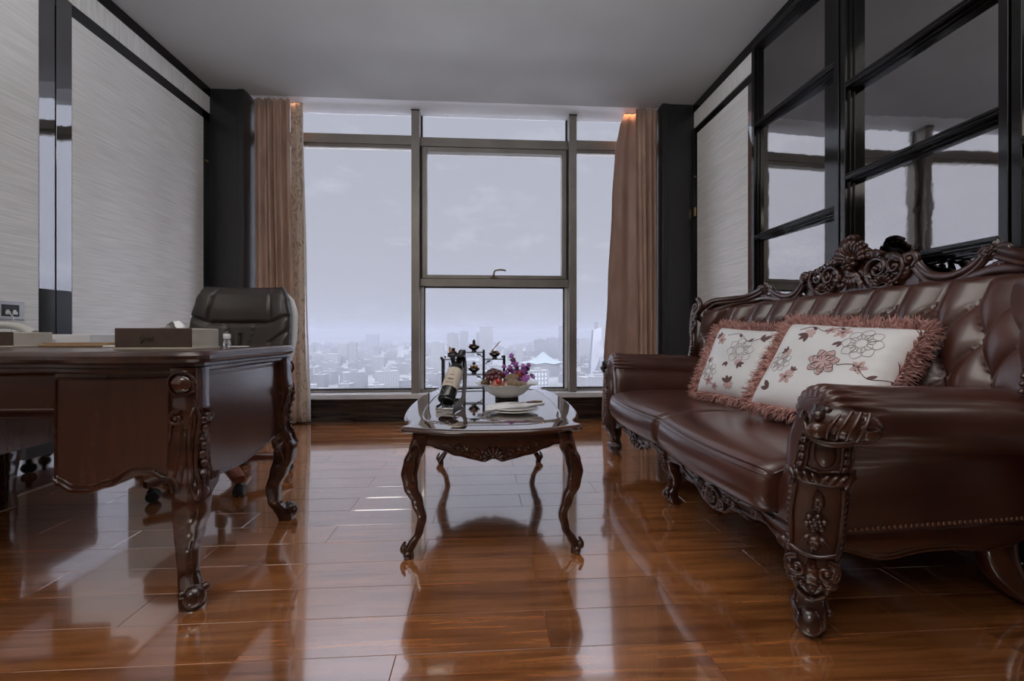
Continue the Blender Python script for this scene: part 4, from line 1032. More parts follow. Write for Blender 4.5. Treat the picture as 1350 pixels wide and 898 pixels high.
# solid backing of the crest
def crest_plate(P, th=.022):
    m0 = MB(); m0.prism(P, lambda a, b: mcr(a, b, .002), lambda a, b: mcr(a, b, -th)); return m0
half = [(.31, .985), (.315, 1.04), (.285, 1.075), (.24, 1.085), (.20, 1.115), (.15, 1.135), (.10, 1.165), (.06, 1.205), (.0, 1.225)]
P = [(a, b) for a, b in half] + [(-a, b) for a, b in half[:-1][::-1]]
crest = crest_plate(P).build('crest_board', CARVE, SF, bevel=.004)
for s in (1, -1):
    m = lambda u, v, w, s=s: mcr(s * u, v, w)
    f = MB()
    rail = [(.885, .86), (.925, .885), (.945, .93), (.925, .985), (.895, 1.022), (.85, 1.030), (.80, 1.034), (.74, 1.040), (.68, 1.062), (.63, 1.082)]
    c_tube(f, m, rail, .019, .016, 10, 6); c_tube(f, m, [(a - .012, b - .020) for a, b in rail[3:]], .010, .026, 8, 6)
    rail2 = [(.585, 1.100), (.56, 1.070), (.52, 1.040), (.47, 1.022), (.42, 1.020), (.37, 1.035), (.335, 1.065), (.31, 1.098)]
    c_tube(f, m, rail2, .017, .014, 10, 6); c_tube(f, m, [(a - .006, b - .026) for a, b in rail2], .011, .018, 8, 6)
    c_tube(f, m, [(.55, .985), (.47, .985), (.40, .985), (.33, 1.0)], .022, .008, 8, 6)
    c_tube(f, m, [(.90, .955), (.80, 1.0), (.70, 1.012), (.60, 1.020), (.50, .998)], .026, .004, 8, 6)
    part('crest_rail', f, CARVE, SF, sharp=60)
    f = MB()     # wing scroll and the beaded edge down to the arm
    def mw(u, v, w, s=s): t = max(0, min(1, (v - .55) / .45)); return V(lerp(1.40, XB(.93) - .05, t) - w, YC + s * (u + (.010 if s > 0 else .085)), v)
    c_scroll(f, mw, .905, .978, .056, 100, 1.35, 1, .017, .008, .018, 8)
    c_scroll(f, mw, .905, .865, .038, -60, 1.2, -1, .014, .007, .018, 8)
    c_tube(f, mw, [(.950, .94), (.945, .90), (.935, .86), (.925, .82), (.900, .78), (.885, .73), (.880, .68), (.890, .62)], .024, .006, 10, 6)
    c_beads(f, mw, [(.900, .825), (.880, .785), (.862, .74), (.855, .69), (.855, .64)], .0085, .018, .028)
    c_leaf(f, mw, .935, .90, 75, .10, .022, .016, 4, 30, .020); c_leaf(f, mw, .90, .88, 110, .09, .020, .014, 3, -20, .024)
    part('wing_scroll', f, CARVE, SF, sharp=60)
    f = MB()     # leafy knot between wing and centre
    for a, L in ((60, .06), (90, .072), (120, .06), (150, .055), (30, .05)): c_leaf(f, m, .605, 1.060, a, L, .020, .016, 3, 10 if a > 90 else -10, .018)
    c_scroll(f, m, .640, 1.075, .028, 200, 1.2, -1, .010, .006, .020, 7); c_scroll(f, m, .570, 1.078, .024, -20, 1.2, 1, .010, .006, .020, 7)
    c_rosette(f, m, .605, 1.082, .022, 5, .012, .026)
    c_leaf(f, m, .66, 1.050, 200, .10, .018, .012, 3, -12, .018); c_leaf(f, m, .63, 1.035, -20, .06, .014, .010, 2, 10, .018)
    c_leaf(f, m, .55, 1.062, 190, .05, .014, .01, 2, 30, .02)
    part('leaf_knot', f, CARVE, SF, sharp=60)
    f = MB()     # scroll work beside the shell
    c_scroll(f, m, .292, 1.110, .030, -70, 1.1, 1, .013, .009, .020, 8, 1.7)
    c_scroll(f, m, .135, 1.092, .052, 200, 1.3, -1, .011, .006, .016, 7); c_scroll(f, m, .218, 1.095, .042, -30, 1.3, 1, .010, .006, .016, 7)
    c_tube(f, m, [(.085, 1.055), (.11, 1.025), (.16, 1.005), (.21, 1.02), (.25, 1.05), (.262, 1.085), (.25, 1.12), (.22, 1.14)], .008, .022, 7, 5)
    c_shell(f, m, .17, 1.002, .058, 10, 170, 9, .009, .014, .45); c_tube(f, m, [(.17 + .026 * math.cos(k * PI / 8), 1.0 + .026 * math.sin(k * PI / 8)) for k in range(9)], .006, .022, 6, 2)
    c_beads(f, m, [(.17 + .064 * math.cos(k * PI / 8), 1.0 + .062 * math.sin(k * PI / 8)) for k in range(9)], .008, .018, .018)
    c_leaf(f, m, .06, 1.175, -15, .12, .026, .020, 4, 15, .016); c_leaf(f, m, .17, 1.150, -20, .10, .022, .016, 4, -10, .014)
    c_leaf(f, m, .245, 1.130, 10, .055, .015, .012, 2, -40, .016); c_leaf(f, m, .255, 1.035, 60, .06, .016, .012, 3, 20, .014)
    c_leaf(f, m, .05, 1.10, -50, .08, .018, .014, 3, 25, .018); c_leaf(f, m, .03, 1.09, -75, .085, .016, .014, 3, 15, .018)
    for k in range(5): c_ell(f, m, .10 + .045 * k, 1.150 - .008 * k, .016, .011, .009, .010, .4)
    for k in range(7): c_leaf(f, m, .135 + .018 * math.cos(k * .5), 1.085, 60 + k * 35, .034, .008, .007, 1, 10, .012)
    part('scroll_carving', f, CARVE, crest, sharp=60)
f = MB()
c_shell(f, mcr, 0, 1.150, .098, 5, 175, 11, .014, .014, .30)
for k in range(11):
    a = math.radians(lerp(5, 175, k / 10)); c_ell(f, mcr, .098 * math.cos(a) * .97, 1.150 + .094 * math.sin(a), .022, .014, .014, .014, a)
c_tube(f, mcr, [(-.045, 1.245, .03), (-.02, 1.262, .02), (0, 1.266, .026), (.02, 1.262, .02), (.045, 1.245, .03)], .013, .02, 8, 4)
c_rosette(f, mcr, 0, 1.140, .042, 6, .020, .028)
for a in (-60, -75, -90, -105, -120): c_leaf(f, mcr, 0, 1.115, a, .10, .014, .014, 3, 0, .018)
part('shell_carving', f, CARVE, crest, sharp=60)

# arms
def arm(s):
    def off(x): return -.045 * max(0, (x - .92)) / .63
    xs = [.850, .854, .862, .874, .89, .91, .93, .955, .985, 1.1, 1.2, 1.3, 1.4, 1.5, 1.55]
    sc = {0: .62, 1: .80, 2: .91, 3: .97}
    rings = []; NA = 110
    for i, x in enumerate(xs):
        ring = []; o = off(x); lift = .010 * math.exp(-(x - .92) / .15) - .012 * max(0, x - 1.2) / .3
        cx, cz, r = .905 + o * .5, .570 + lift, .088
        pl = max(0, 1 - abs(x - .885) / .075)
        pts = [(.772, .27), (.772, .36), (.774, .43), (.783, .49), (.802, .535)]
        for k in range(NA + 1):
            a = math.radians(190 - 262 * k / NA); rr = r * (1 - .12 * pl * (.5 + .5 * math.sin(a * 21)) ** 1.6)
            pts.append((cx + rr * math.cos(a), cz + rr * math.sin(a)))
        pts += [(.905 + o, .474), (.893 + o, .44), (.886 + o, .36), (.884 + o, .262)]
        q = sc.get(i, 1)
        for k, (a, b) in enumerate(pts):
            if q < 1:
                if b > .40: a, b = cx + (a - cx) * q, cz + (b - cz) * q if b > .45 else b
            ring.append(V(x, YC + s * a, b))
        rings.append(ring)
    o = part('arm', MB().loft(rings), LEATHER, SF, sharp=70)
    # carved front post
    E = V(.78, .62 * s, 0); OUTV = V(-.62, .78 * s, 0)
    CT_ = [(0, (.872, .862)), (.10, (.874, .866)), (.20, (.862, .884)), (.30, (.872, .884)), (.42, (.876, .892)), (.50, (.880, .906)), (.60, (.892, .918))]
    CXT = [(z, c[0]) for z, c in CT_]; CUT = [(z, c[1]) for z, c in CT_]
    HW = [(0, .026), (.03, .038), (.06, .036), (.09, .031), (.13, .043), (.18, .056), (.23, .058), (.26, .060), (.40, .064), (.43, .060), (.5, .056), (.57, .054), (.62, .040)]
    HD = [(0, .022), (.03, .040), (.06, .036), (.09, .026), (.13, .036), (.19, .050), (.24, .046), (.32, .040), (.42, .040), (.5, .036), (.57, .038), (.62, .028)]
    def cen(z): return V(interp(CXT, z), YC + s * interp(CUT, z), z) + OUTV * interp([(0, 0), (.2, 0), (.35, .008), (.6, .016)], z)
    rings = []
    for i in range(50):
        z = .62 * i / 49; c = cen(z); hw, hd = interp(HW, z), interp(HD, z)
        rings.append([c + E * a + OUTV * b for a, b in superring(hw, hd, 3.2, 26)])
    post = part('arm_post', MB().loft(rings), CARVE, SF, sharp=60)
    def m(u, v, w):
        hw, hd = interp(HW, v), interp(HD, v); k = min(1, abs(u) / hw)
        return cen(v) + E * u + OUTV * (hd * (1 - k ** 3.2) ** (1 / 3.2) + w) + E * (w * .6 * k * (1 if u > 0 else -1))
    c = MB()
    # volute head
    def mh(u, v, w): return cen(.575) + E * u + OUTV * (.030 + w) + V(0, 0, v - .575)
    c_ell(c, mh, .022, .578, .010, .062, .044, .040, -.22, 20, 14)
    for k in range(4): c_leaf(c, mh, -.014 + .013 * k, .552 + .003 * k, 80 - 15 * k, .070, .015, .016, 2, -50, .034)
    for k in range(4): c_tube(c, mh, [(-.012 + .019 * k, .546, .036), (-.010 + .021 * k, .566, .049), (.004 + .020 * k, .590, .049), (.020 + .017 * k, .612, .030)], .0048, 0, 7, 5)
    c_ell(c, mh, -.030, .562, .036, .023, .022, .020, 0, 14, 10); c_ell(c, mh, -.028, .598, .032, .016, .014, .014, 0, 12, 8); c_ell(c, mh, -.010, .612, .026, .012, .011, .012, 0, 12, 8)
    c_tube(c, mh, [(-.056, .575, .016), (-.046, .546, .028), (-.014, .532, .034), (.022, .535, .032), (.056, .548, .024), (.080, .560, .010)], .0085, 0, 8, 5)
    c_ell(c, mh, .066, .574, .014, .032, .034, .026, -.3, 16, 10)
    c_leaf(c, mh, -.052, .560, 110, .05, .012, .012, 2, -30, .016)
    # framed oval with scalloped edge
    for q in (-1, 1):
        for k in range(5): c_ell(c, m, q * (.046 if q < 0 else .044), .462 + .022 * k, .0, .0085, .010, .008, 0, 10, 6)
        c_tube(c, m, [(q * .057, .455), (q * .055, .50), (q * .050, .555)], .004, .002)
        c_tube(c, m, [(q * .034, .458), (q * .034, .50), (q * .030, .545)], .004, .004)
    c_tube(c, m, [(-.034, .458), (0, .452), (.034, .458)], .004, .004); c_ell(c, m, 0, .500, -.004, .026, .040, .012, 0, 16, 10)
    # leaf collar
    c_tube(c, m, [(-.064, .438), (-.03, .426), (0, .424), (.03, .426), (.064, .438)], .010, .004, 8, 5)
    for k in range(8):
        u = lerp(-.056, .056, k / 7); c_ell(c, m, u, .432 + .004 * abs(k - 3.5) * .5, .009, .007, .018, .009, (.6 if k < 4 else -.6), 10, 6)
    # long panel with flower
    for q in (-1, 1):
        c_tube(c, m, [(q * .048, .412), (q * .052, .35), (q * .050, .29), (q * .046, .245)], .0055, .003, 8)
        c_beads(c, m, [(q * .059, .412), (q * .060, .33), (q * .057, .25)], .0062, .0135, .0)
    c_tube(c, m, [(-.048, .245), (-.02, .235), (0, .232), (.02, .235), (.048, .245)], .006, .004, 8)
    c_rosette(c, m, 0, .318, .027, 6, .013, .004); c_ell(c, m, 0, .318, .010, .012, .012, .012)
    c_leaf(c, m, .0, .340, 80, .066, .015, .013, 3, 30, .003); c_leaf(c, m, .004, .338, 115, .035, .010, .010, 2, -20, .003)
    c_leaf(c, m, 0, .294, -90, .055, .018, .013, 3, 0, .003); c_leaf(c, m, -.003, .292, -120, .04, .012, .010, 2, -25, .003); c_leaf(c, m, .003, .292, -60, .04, .012, .010, 2, 25, .003)
    # knee cartouche
    for q in (-1, 1):
        mm = lambda u, v, w, q=q: m(q * u, v, w)
        c_scroll(c, mm, .030, .198, .024, 90, 1.2, -1, .0085, .005, .004, 7); c_scroll(c, mm, .040, .155, .014, 200, 1.1, -1, .007, .004, .004, 7)
        c_leaf(c, mm, .012, .172, -25, .050, .016, .013, 3, 20, .005); c_leaf(c, mm, .050, .225, -95, .08, .014, .012, 4, 10, .002)
    c_leaf(c, m, 0, .225, -90, .115, .020, .018, 4, 0, .004)
    for k in range(5): c_ell(c, m, lerp(-.034, .034, k / 4), .160 - .006 * (2 - abs(k - 2)), .010, .009, .012, .010, (k - 2) * -.4)
    c_tube(c, m, [(-.030, .125), (-.010, .108), (0, .105), (.010, .108), (.030, .125)], .006, .004, 8)
    # foot
    c_ell(c, m, 0, .042, -.006, .034, .037, .026, 0, 16, 10)
    for q in (-1, 1): c_ell(c, m, q * .038, .064, -.004, .012, .014, .014); c_tube(c, m, [(q * .030, .115), (q * .034, .088), (q * .040, .068)], .006, 0, 6)
    part('post_carving', c, CARVE, post, sharp=60)
    # side rail with nail trim and rear scroll leg
    sr = MB(); rows = []
    for i in range(41):
        x = lerp(.93, 1.56, i / 40); t = i / 40; zl = .205 + .018 * math.cos(t * PI * 4) * (.6 + .4 * math.cos(t * 6.28)) - .004 * math.sin(PI * t); y = YC + s * (.889 + off(x))
        rows.append([V(x, y, .262), V(x, y + s * .004, .245), V(x, y, zl), V(x, y - s * .025, zl), V(x, y - s * .025, .262)])
    o2 = part('side_rail', sr.loft(rows), WOOD, SF, sharp=45)
    e = MB(); e.tube([rows[i][2] + V(0, 0, .004) for i in range(41)], .005, n=6); e.tube([rows[i][2] + V(0, s * .001, .016) for i in range(41)], .003, n=6); part('edge_moulding', e, WOOD, o2)
    nl = MB()
    for i in range(34):
        x = .955 + .0172 * i; nl.ell((x, YC + s * (.886 + off(x)), .276), .0062, .004, .0062, 10, 6)
    part('nail_trim', nl, mat('antique_nail', (.20, .10, .07), .3, metal=.7) if 'antique_nail' not in bpy.data.materials else bpy.data.materials['antique_nail'], o)
    rl = MB(); y = YC + s * .80
    pts = spline([(1.50, y, .255), (1.485, y, .19), (1.505, y, .12), (1.55, y, .062), (1.59, y, .032)], 8)
    rings = []; n = len(pts)
    for i, p in enumerate(pts):
        t = (pts[min(i + 1, n - 1)] - pts[max(0, i - 1)]).normalized(); nr = V(-t.z, 0, t.x); h = interp([(0, .055), (.4, .046), (.8, .032), (1, .026)], i / (n - 1))
        rings.append([p + nr * a + V(0, 1, 0) * b for a, b in superring(h, .034, 3, 18)])
    rl.loft(rings); leg = part('leg', rl, WOOD, SF, sharp=60)
    g = MB(); mr_ = lambda u, v, w: V(1.56 + u, y + s * (.034 + w), v)
    c_scroll(g, mr_, .045, .052, .030, -90, 1.2, 1, .011, .006, .0, 8); c_tube(g, mr_, [(-.05, .23), (-.045, .16), (-.02, .10), (.02, .05)], .006, .0, 6); g.ell((1.60, y, .030), .032, .034, .029)
    part('scroll_foot', g, CARVE, leg, sharp=60)
arm(-1); arm(1)

# seat cushions
def cushion(u0, u1, name):
    rings = []; N = 44; sec = []
    def section(u):
        bul = .040 * math.sin(PI * min(1, max(0, (u - u0) / (u1 - u0)))) ** .7
        xf = .806 - bul
        return [(xf + .030, .268), (xf + .006, .285), (xf - .006, .325), (xf - .002, .365), (xf + .008, .392), (xf + .018, .405), (xf + .050, .420), (xf + .13, .433), (xf + .28, .440), (xf + .45, .437), (xf + .58, .428), (1.42, .42), (1.46, .40), (1.46, .30), (1.42, .268)]
    pipe = []; pipe2 = []
    for i in range(N + 1):
        t = i / N; u = u0 + (u1 - u0) * (.5 - .5 * math.cos(PI * t)); d = min(u - u0, u1 - u); k = min(1, max(0, d / .042)); rd = math.sqrt(max(0, 1 - (1 - k) ** 2))
        S = section(u); ring = []
        for x, z in S:
            cx, cz = 1.12, .345; fz = .70 + .30 * rd
            ring.append(V(cx + (x - cx) * (.925 + .075 * rd), YC + u, cz + (z - cz) * fz))
        rings.append(ring)
        if .02 < t < .98: pipe.append(ring[5] + V(-.003, 0, .001)); pipe2.append(ring[4] + V(-.003, 0, -.002))
    o = part(name, MB().loft(rings), LEATHER, SF, sharp=50)
    p = MB().tube(pipe, .0042, n=8).tube(pipe2, .0030, n=8); part('piping', p, LEATHER, o)
    e = MB()
    for i in (1, N - 1): e.tube([rings[i][k] for k in range(5, 12)], .004, n=6)
    part('side_piping', e, LEATHER, o)
cushion(-.768, -.004, 'seat_cushion'); cushion(.004, .768, 'seat_cushion')
part('seat_deck', MB().box(.865, YC - .80, .235, 1.50, YC + .80, .27), WOOD, SF, bevel=.004)
# carved front rail
def mrail(u, v, w): return V(.858 - w - .012 * math.cos(u * 4.0), YC + u, v)
for s in (1, -1):
    m = lambda u, v, w, s=s: mrail(s * u, v, w)
    zl = [(.03, .205), (.09, .225), (.16, .232), (.24, .205), (.30, .192), (.36, .158), (.42, .150), (.48, .158), (.54, .192), (.62, .206), (.70, .218), (.76, .20), (.83, .175)]
    rows = []
    for i in range(81):
        u = lerp(.03, .83, i / 80); z = interp(zl, u); rows.append([m(u, .272, .0), m(u, .25, .008), m(u, lerp(.25, z, .5), .010), m(u, z, .004), m(u, z, -.022), m(u, .272, -.022)])
    o = part('front_rail', MB().loft(rows), CARVE, SF, sharp=50)
    c = MB()
    c_tube(c, m, [(lerp(.03, .83, i / 40), interp(zl, lerp(.03, .83, i / 40)) + .004, .008) for i in range(41)], .007, 0, 7, 2)
    c_tube(c, m, [(.10, .252), (.25, .245), (.33, .232)], .004, .012); c_tube(c, m, [(.50, .232), (.6, .245), (.74, .25)], .004, .012)
    c_rosette(c, m, .42, .192, .024, 6, .012, .014)
    c_tube(c, m, [(.42 + .040 * math.cos(k * PI / 8), .193 + .036 * math.sin(k * PI / 8)) for k in range(17)], .0065, .014, 7, 2)
    for q in (-1, 1):
        mm = lambda u, v, w, q=q: m(.42 + q * u, v, w)
        c_scroll(c, mm, .052, .180, .018, 120, 1.2, -1, .007, .004, .012); c_leaf(c, mm, .05, .205, 10, .10, .016, .012, 4, -8, .010)
        c_beads(c, mm, [(.055, .222), (.10, .232), (.16, .238)], .0055, .013, .012); c_leaf(c, mm, .10, .210, -12, .12, .012, .010, 4, 10, .010)
        c_scroll(c, mm, .235, .222, .016, 60, 1.2, 1, .006, .004, .010)
    c_leaf(c, m, .74, .215, -20, .085, .018, .012, 3, -15, .010); c_leaf(c, m, .70, .228, 170, .08, .014, .010, 3, 10, .010)
    part('rail_carving', c, CARVE, o, sharp=60)
def front_leg(u):
    T = [(0, .012, .022), (.02, .004, .028), (.05, -.006, .028), (.085, .012, .023), (.12, .014, .028), (.17, -.004, .036), (.215, -.012, .040), (.26, -.004, .040)]
    LO_ = [(a, b) for a, b, c in T]; LH_ = [(a, c) for a, b, c in T]
    rings = []
    for i in range(30):
        z = .26 * i / 29; h = interp(LH_, z); x = .880 + interp(LO_, z); rings.append([V(x + a, YC + u + b, z) for a, b in superring(h, h * .9, 2.8, 20)])
    leg = part('leg', MB().loft(rings), WOOD, SF, sharp=60)
    c = MB(); m = lambda q, v, w: V(.880 + interp(LO_, v) - interp(LH_, v) - w, YC + u + q, v)
    c_rosette(c, m, 0, .228, .022, 6, .010, 0); c_leaf(c, m, 0, .205, -90, .07, .018, .012, 3); c_scroll(c, m, .018, .20, .014, 90, 1.1, -1, .005, .003); c_scroll(c, m, -.018, .20, .014, 90, 1.1, 1, .005, .003)
    c.ell((.852, YC + u, .048), .020, .024, .022, 14, 8); c_tube(c, m, [(0, .12, 0), (0, .09, .004), (0, .065, .006)], .010, 0, 8)
    part('leg_carving', c, CARVE, leg, sharp=60)
front_leg(0)

# ------------------------------------------------------------------ cushions with pink fringe
SATW = noise_color(mat('ivory_satin', (.66, .62, .60), .42, sheen=.3), (.72, .72, .735), (.82, .815, .825), 4, detail=3)
FRG = noise_color(mat('dusty_pink_fringe', (.36, .14, .11), .8, sheen=.3), (.33, .13, .11), (.62, .36, .32), 60)
EMB_D = mat('mauve_thread', (.13, .065, .065), .6); EMB_L = mat('pale_pink_thread', (.60, .42, .41), .6); EMB_G = mat('grey_line_thread', (.42, .36, .35), .6)
def pillow(label, c, nrm, upv, W, H, seed, flowers):
    rnd = random.Random(seed); n = Vector(nrm).normalized(); up = Vector(upv); up = (up - n * up.dot(n)).normalized(); rt = up.cross(n)
    t = thing('throw_pillow', label, 'pillow', c); C0 = Vector(c)
    def edge(a, b):   # superellipse-ish pulled corners
        return (a * (1 - .055 * (1 - b * b)), b * (1 - .055 * (1 - a * a)))
    def surf(a, b, side=1):
        x, y = edge(a, b); h = ((1 - a ** 4) * (1 - b ** 4)) ** .50 * .080
        h += side * 0 + .0025 * math.sin(9 * a + 5 * b) * (1 - a * a) * (1 - b * b) * 2 * ((a * a + b * b) * .5)
        h += .0022 * math.sin(26 * b) * max(0, abs(a) - .60) * 2.4 * (1 - abs(a)) * 4 * (1 if a > 0 else .3)
        return C0 + rt * (x * W / 2) + up * (y * H / 2) + n * (side * h)
    N = 48; A = [math.sin(PI / 2 * (-1 + 2 * i / N)) * .5 + (-1 + 2 * i / N) * .5 for i in range(N + 1)]
    mb = MB(); mb.grid([[surf(a, b) for a in A] for b in A]); mb.grid([[surf(a, b, -1) for a in A] for b in A])
    cov = part('cover', mb, SATW, t, sharp=None)
    for p in cov.data.polygons: p.use_smooth = True
    def m(u, v, w):   # flat design coordinates in metres
        return surf(max(-1, min(1, 2 * u / W)), max(-1, min(1, 2 * v / H))) + n * (w * .25 + .0012)
    D, Lm, G = MB(), MB(), MB()
    for kind, u, v, r, a in flowers:
        if kind == 'peony':
            for q in range(3):
                for k in range(7 - q):
                    an = a + 360 * k / (7 - q) + q * 25; c_leaf(Lm, m, u + .2 * r * (2 - q) * math.cos(math.radians(an)), v + .2 * r * (2 - q) * math.sin(math.radians(an)), an, r * (.62 - .1 * q), r * .26, .004, 1, 20, .001 * q)
                    P = [(u + r * rr * math.cos(math.radians(an + da)), v + r * rr * math.sin(math.radians(an + da))) for rr, da in ((.2 + .1 * (2 - q), -18), (.75 - .15 * q, -22), (.98 - .2 * q, 0), (.75 - .15 * q, 22))]
                    c_tube(D, m, P, .0009, .004 + .003 * q, 5, 4)
        if kind == 'outline':
            for q in range(2):
                for k in range(8):
                    an = a + 45 * k + q * 22
                    P = [(u + r * rr * math.cos(math.radians(an + da)), v + r * rr * math.sin(math.radians(an + da))) for rr, da in ((.25, -10), (.75 - .25 * q, -24), (1 - .35 * q, 0), (.75 - .25 * q, 24), (.25, 10))]
                    c_tube(G, m, P, .0009, .001, 5, 4)
        if kind == 'bud':
            for da in (-35, 0, 35): c_leaf(D, m, u, v, a + da, r, r * .26, .003, 1, da * .4)
            for k in range(5): c_leaf(Lm, m, u, v, a + 180 + (k - 2) * 40, r * .7, r * .26, .003, 1, 0)
        if kind == 'leaf':
            c_leaf(D, m, u, v, a, r, r * .24, .003, 3, 25); c_leaf(D, m, u, v, a + 60, r * .8, r * .2, .003, 3, -20)
        if kind == 'blossom':
            for k in range(5): c_leaf(Lm, m, u, v, a + 72 * k, r, r * .36, .003, 1)
            c_ell(D, m, u, v, .002, r * .2, r * .2, .002)
            for k in range(5): c_tube(D, m, [(u + r * .2 * math.cos(math.radians(a + 72 * k)), v + r * .2 * math.sin(math.radians(a + 72 * k))), (u + r * .6 * math.cos(math.radians(a + 72 * k)), v + r * .6 * math.sin(math.radians(a + 72 * k)))], .0008, .004, 4, 3)
        if kind == 'twig':
            P = [(u, v), (u + r * .35 * math.cos(math.radians(a + 18)), v + r * .35 * math.sin(math.radians(a + 18))), (u + r * .7 * math.cos(math.radians(a - 8)), v + r * .7 * math.sin(math.radians(a - 8))), (u + r * math.cos(math.radians(a + 4)), v + r * math.sin(math.radians(a + 4)))]
            c_tube(D, m, P, .0013, .001, 5, 5)
            for k, q in enumerate(P[1:]): c_leaf(D, m, q[0], q[1], a + (50 if k % 2 else -50), .030, .008, .002, 1)
    part('mauve_embroidery', D, EMB_D, cov, sharp=None); part('pink_embroidery', Lm, EMB_L, cov, sharp=None)
    if G.v: part('outline_embroidery', G, EMB_G, cov, sharp=None)
    # ruffled fringe: a rolled edge of short strands
    fg = MB(); cnt = 3200
    for i in range(cnt):
        q = 4 * i / cnt; e = int(q); k = (q - e) * 2 - 1
        a, b = ((k, -1), (1, k), (-k, 1), (-1, -k))[e]
        p = surf(a * .985, b * .985); x, y = edge(a, b); d = (rt * (x * W / 2) + up * (y * H / 2))
        o = (rt * (a if abs(a) > .999 else a * .25) + up * (b if abs(b) > .999 else b * .25)).normalized()
        rv = V(rnd.uniform(-1, 1), rnd.uniform(-1, 1), rnd.uniform(-1, 1)); L = rnd.uniform(.028, .062)
        dr = (o + n * rnd.uniform(-.9, 1.0) + rv * .55).normalized(); sd = dr.cross(rv).normalized() * rnd.uniform(.0014, .0028)
        tip = dr * L + V(0, 0, -.006) + rv * .006; mid = dr * L * .55
        b0 = len(fg.v); fg.v += [p - sd, p + sd, p + mid + sd * 1.4, p + tip, p + mid - sd * 1.4]; fg.f.append((b0, b0 + 1, b0 + 2, b0 + 3, b0 + 4))
    fr_ = part('fringe', fg, FRG, t, sharp=None); fr_['kind'] = 'stuff'
    fr_.modifiers.new('thickness', 'SOLIDIFY').thickness = .0012
pillow('smaller looking ivory floral pillow with pink fringe, farther along the sofa', (1.335, 2.165, .640), (-.83, -.36, .42), (.30, .05, 1), .39, .40, 3,
       [('outline', .03, .05, .075, 10), ('leaf', -.02, -.025, .035, 215), ('bud', .045, -.02, .035, -40), ('twig', -.08, .135, .20, -4), ('blossom', -.105, .10, .030, 20), ('bud', -.12, .125, .035, 160), ('outline', -.12, -.09, .055, 0), ('blossom', -.10, -.14, .03, 30), ('bud', .02, -.14, .045, 110), ('leaf', .12, .12, .05, 40), ('blossom', -.06, -.165, .022, 0), ('bud', -.13, -.02, .025, 200)])
pillow('larger ivory peony pillow with pink fringe behind the near sofa arm', (1.345, 1.600, .650), (-.80, -.26, .54), (.42, .05, 1), .50, .42, 8,
       [('peony', .02, .0, .062, 15), ('twig', .075, -.005, .17, -8), ('outline', .12, .10, .070, 0), ('bud', -.10, .13, .045, 230), ('twig', -.15, .15, .16, 8), ('blossom', .03, .15, .034, 10), ('blossom', -.02, .16, .026, 40), ('bud', -.15, .03, .030, 150), ('blossom', -.10, -.09, .034, 20), ('leaf', -.16, -.15, .050, 120), ('bud', -.085, -.06, .025, 70), ('blossom', .15, .0, .030, 0), ('leaf', .05, .10, .035, 200), ('outline', -.16, -.02, .05, 30)])
# ------------------------------------------------------------------ hazy city far below the window
GZ = -92.0
CITY = bpy.data.materials.new('hazy_city_facade'); CITY.use_nodes = True
nt, b, N, L = nodes(CITY)
tc = N('ShaderNodeTexCoord'); sp = N('ShaderNodeSeparateXYZ'); L(tc.outputs['Object'], sp.inputs[0])
def math_n(op, a, bv=None):
    m_ = N('ShaderNodeMath'); m_.operation = op
    for i, q in enumerate((a, bv)):
        if q is None: continue
        if isinstance(q, (int, float)): m_.inputs[i].default_value = q
        else: L(q, m_.inputs[i])
    return m_.outputs[0]
h = math_n('ADD', sp.outputs[0], sp.outputs[1])
wx = math_n('GREATER_THAN', math_n('FRACT', math_n('DIVIDE', h, 4.2)), .45); wz = math_n('GREATER_THAN', math_n('FRACT', math_n('DIVIDE', sp.outputs[2], 3.4)), .42)
win = math_n('MULTIPLY', wx, wz)
gm = N('ShaderNodeNewGeometry'); sn = N('ShaderNodeSeparateXYZ'); L(gm.outputs['Normal'], sn.inputs[0])
side = math_n('LESS_THAN', math_n('ABSOLUTE', sn.outputs[2]), .5); win = math_n('MULTIPLY', win, side)
oi = N('ShaderNodeObjectInfo'); cr = N('ShaderNodeValToRGB'); L(oi.outputs['Random'], cr.inputs[0])
cr.color_ramp.elements[0].color = (.030, .031, .034, 1); cr.color_ramp.elements[1].color = (.062, .062, .062, 1)
mx = N('ShaderNodeMix'); mx.data_type = 'RGBA'; L(win, mx.inputs['Factor']); L(cr.outputs[0], mx.inputs[6]); mx.inputs[7].default_value = (.025, .026, .028, 1); L(mx.outputs[2], b.inputs['Base Color'])
b.inputs['Roughness'].default_value = .8
ROOF = mat('pale_roof', (.045, .055, .057), .9); TREES = noise_color(mat('city_ground', (.2, .21, .2), .9), (.015, .018, .016), (.055, .055, .056), .02, detail=8)
HAZE_COL = (.112, .116, .130, 1); HAZE_D = .00044
g = MB().box(-9000, 60, GZ - 2, 9000, 12000, GZ).build('ground', TREES, sharp=None); struct(g)
rnd = random.Random(21)
SY, CY = math.sin(YAW), math.cos(YAW)
def at(px, d):   # a spot on the ground, d metres out in the direction the window shows it
    s_ = (px - 675) / 565.0; return V(d * (s_ * CY + SY), d * (CY - s_ * SY), GZ)
def building(name, label, cat, pos, w, dp, hgt, rz, group=None, style=0):
    mb = MB(); mb.box(-w / 2, -dp / 2, 0, w / 2, dp / 2, hgt)
    mb.box(-w / 2 - .3, -dp / 2 - .3, hgt, w / 2 + .3, dp / 2 + .3, hgt + 1.0)
    if style == 0: mb.box(-w * .2, -dp * .2, hgt + 1, w * .12, dp * .2, hgt + 4)
    o = mb.build(name, CITY, None, org=(0, 0, 0), sharp=None); o.location = pos; o.rotation_euler = (0, 0, rz)
    tag(o, label, cat, group); return o
placed = []
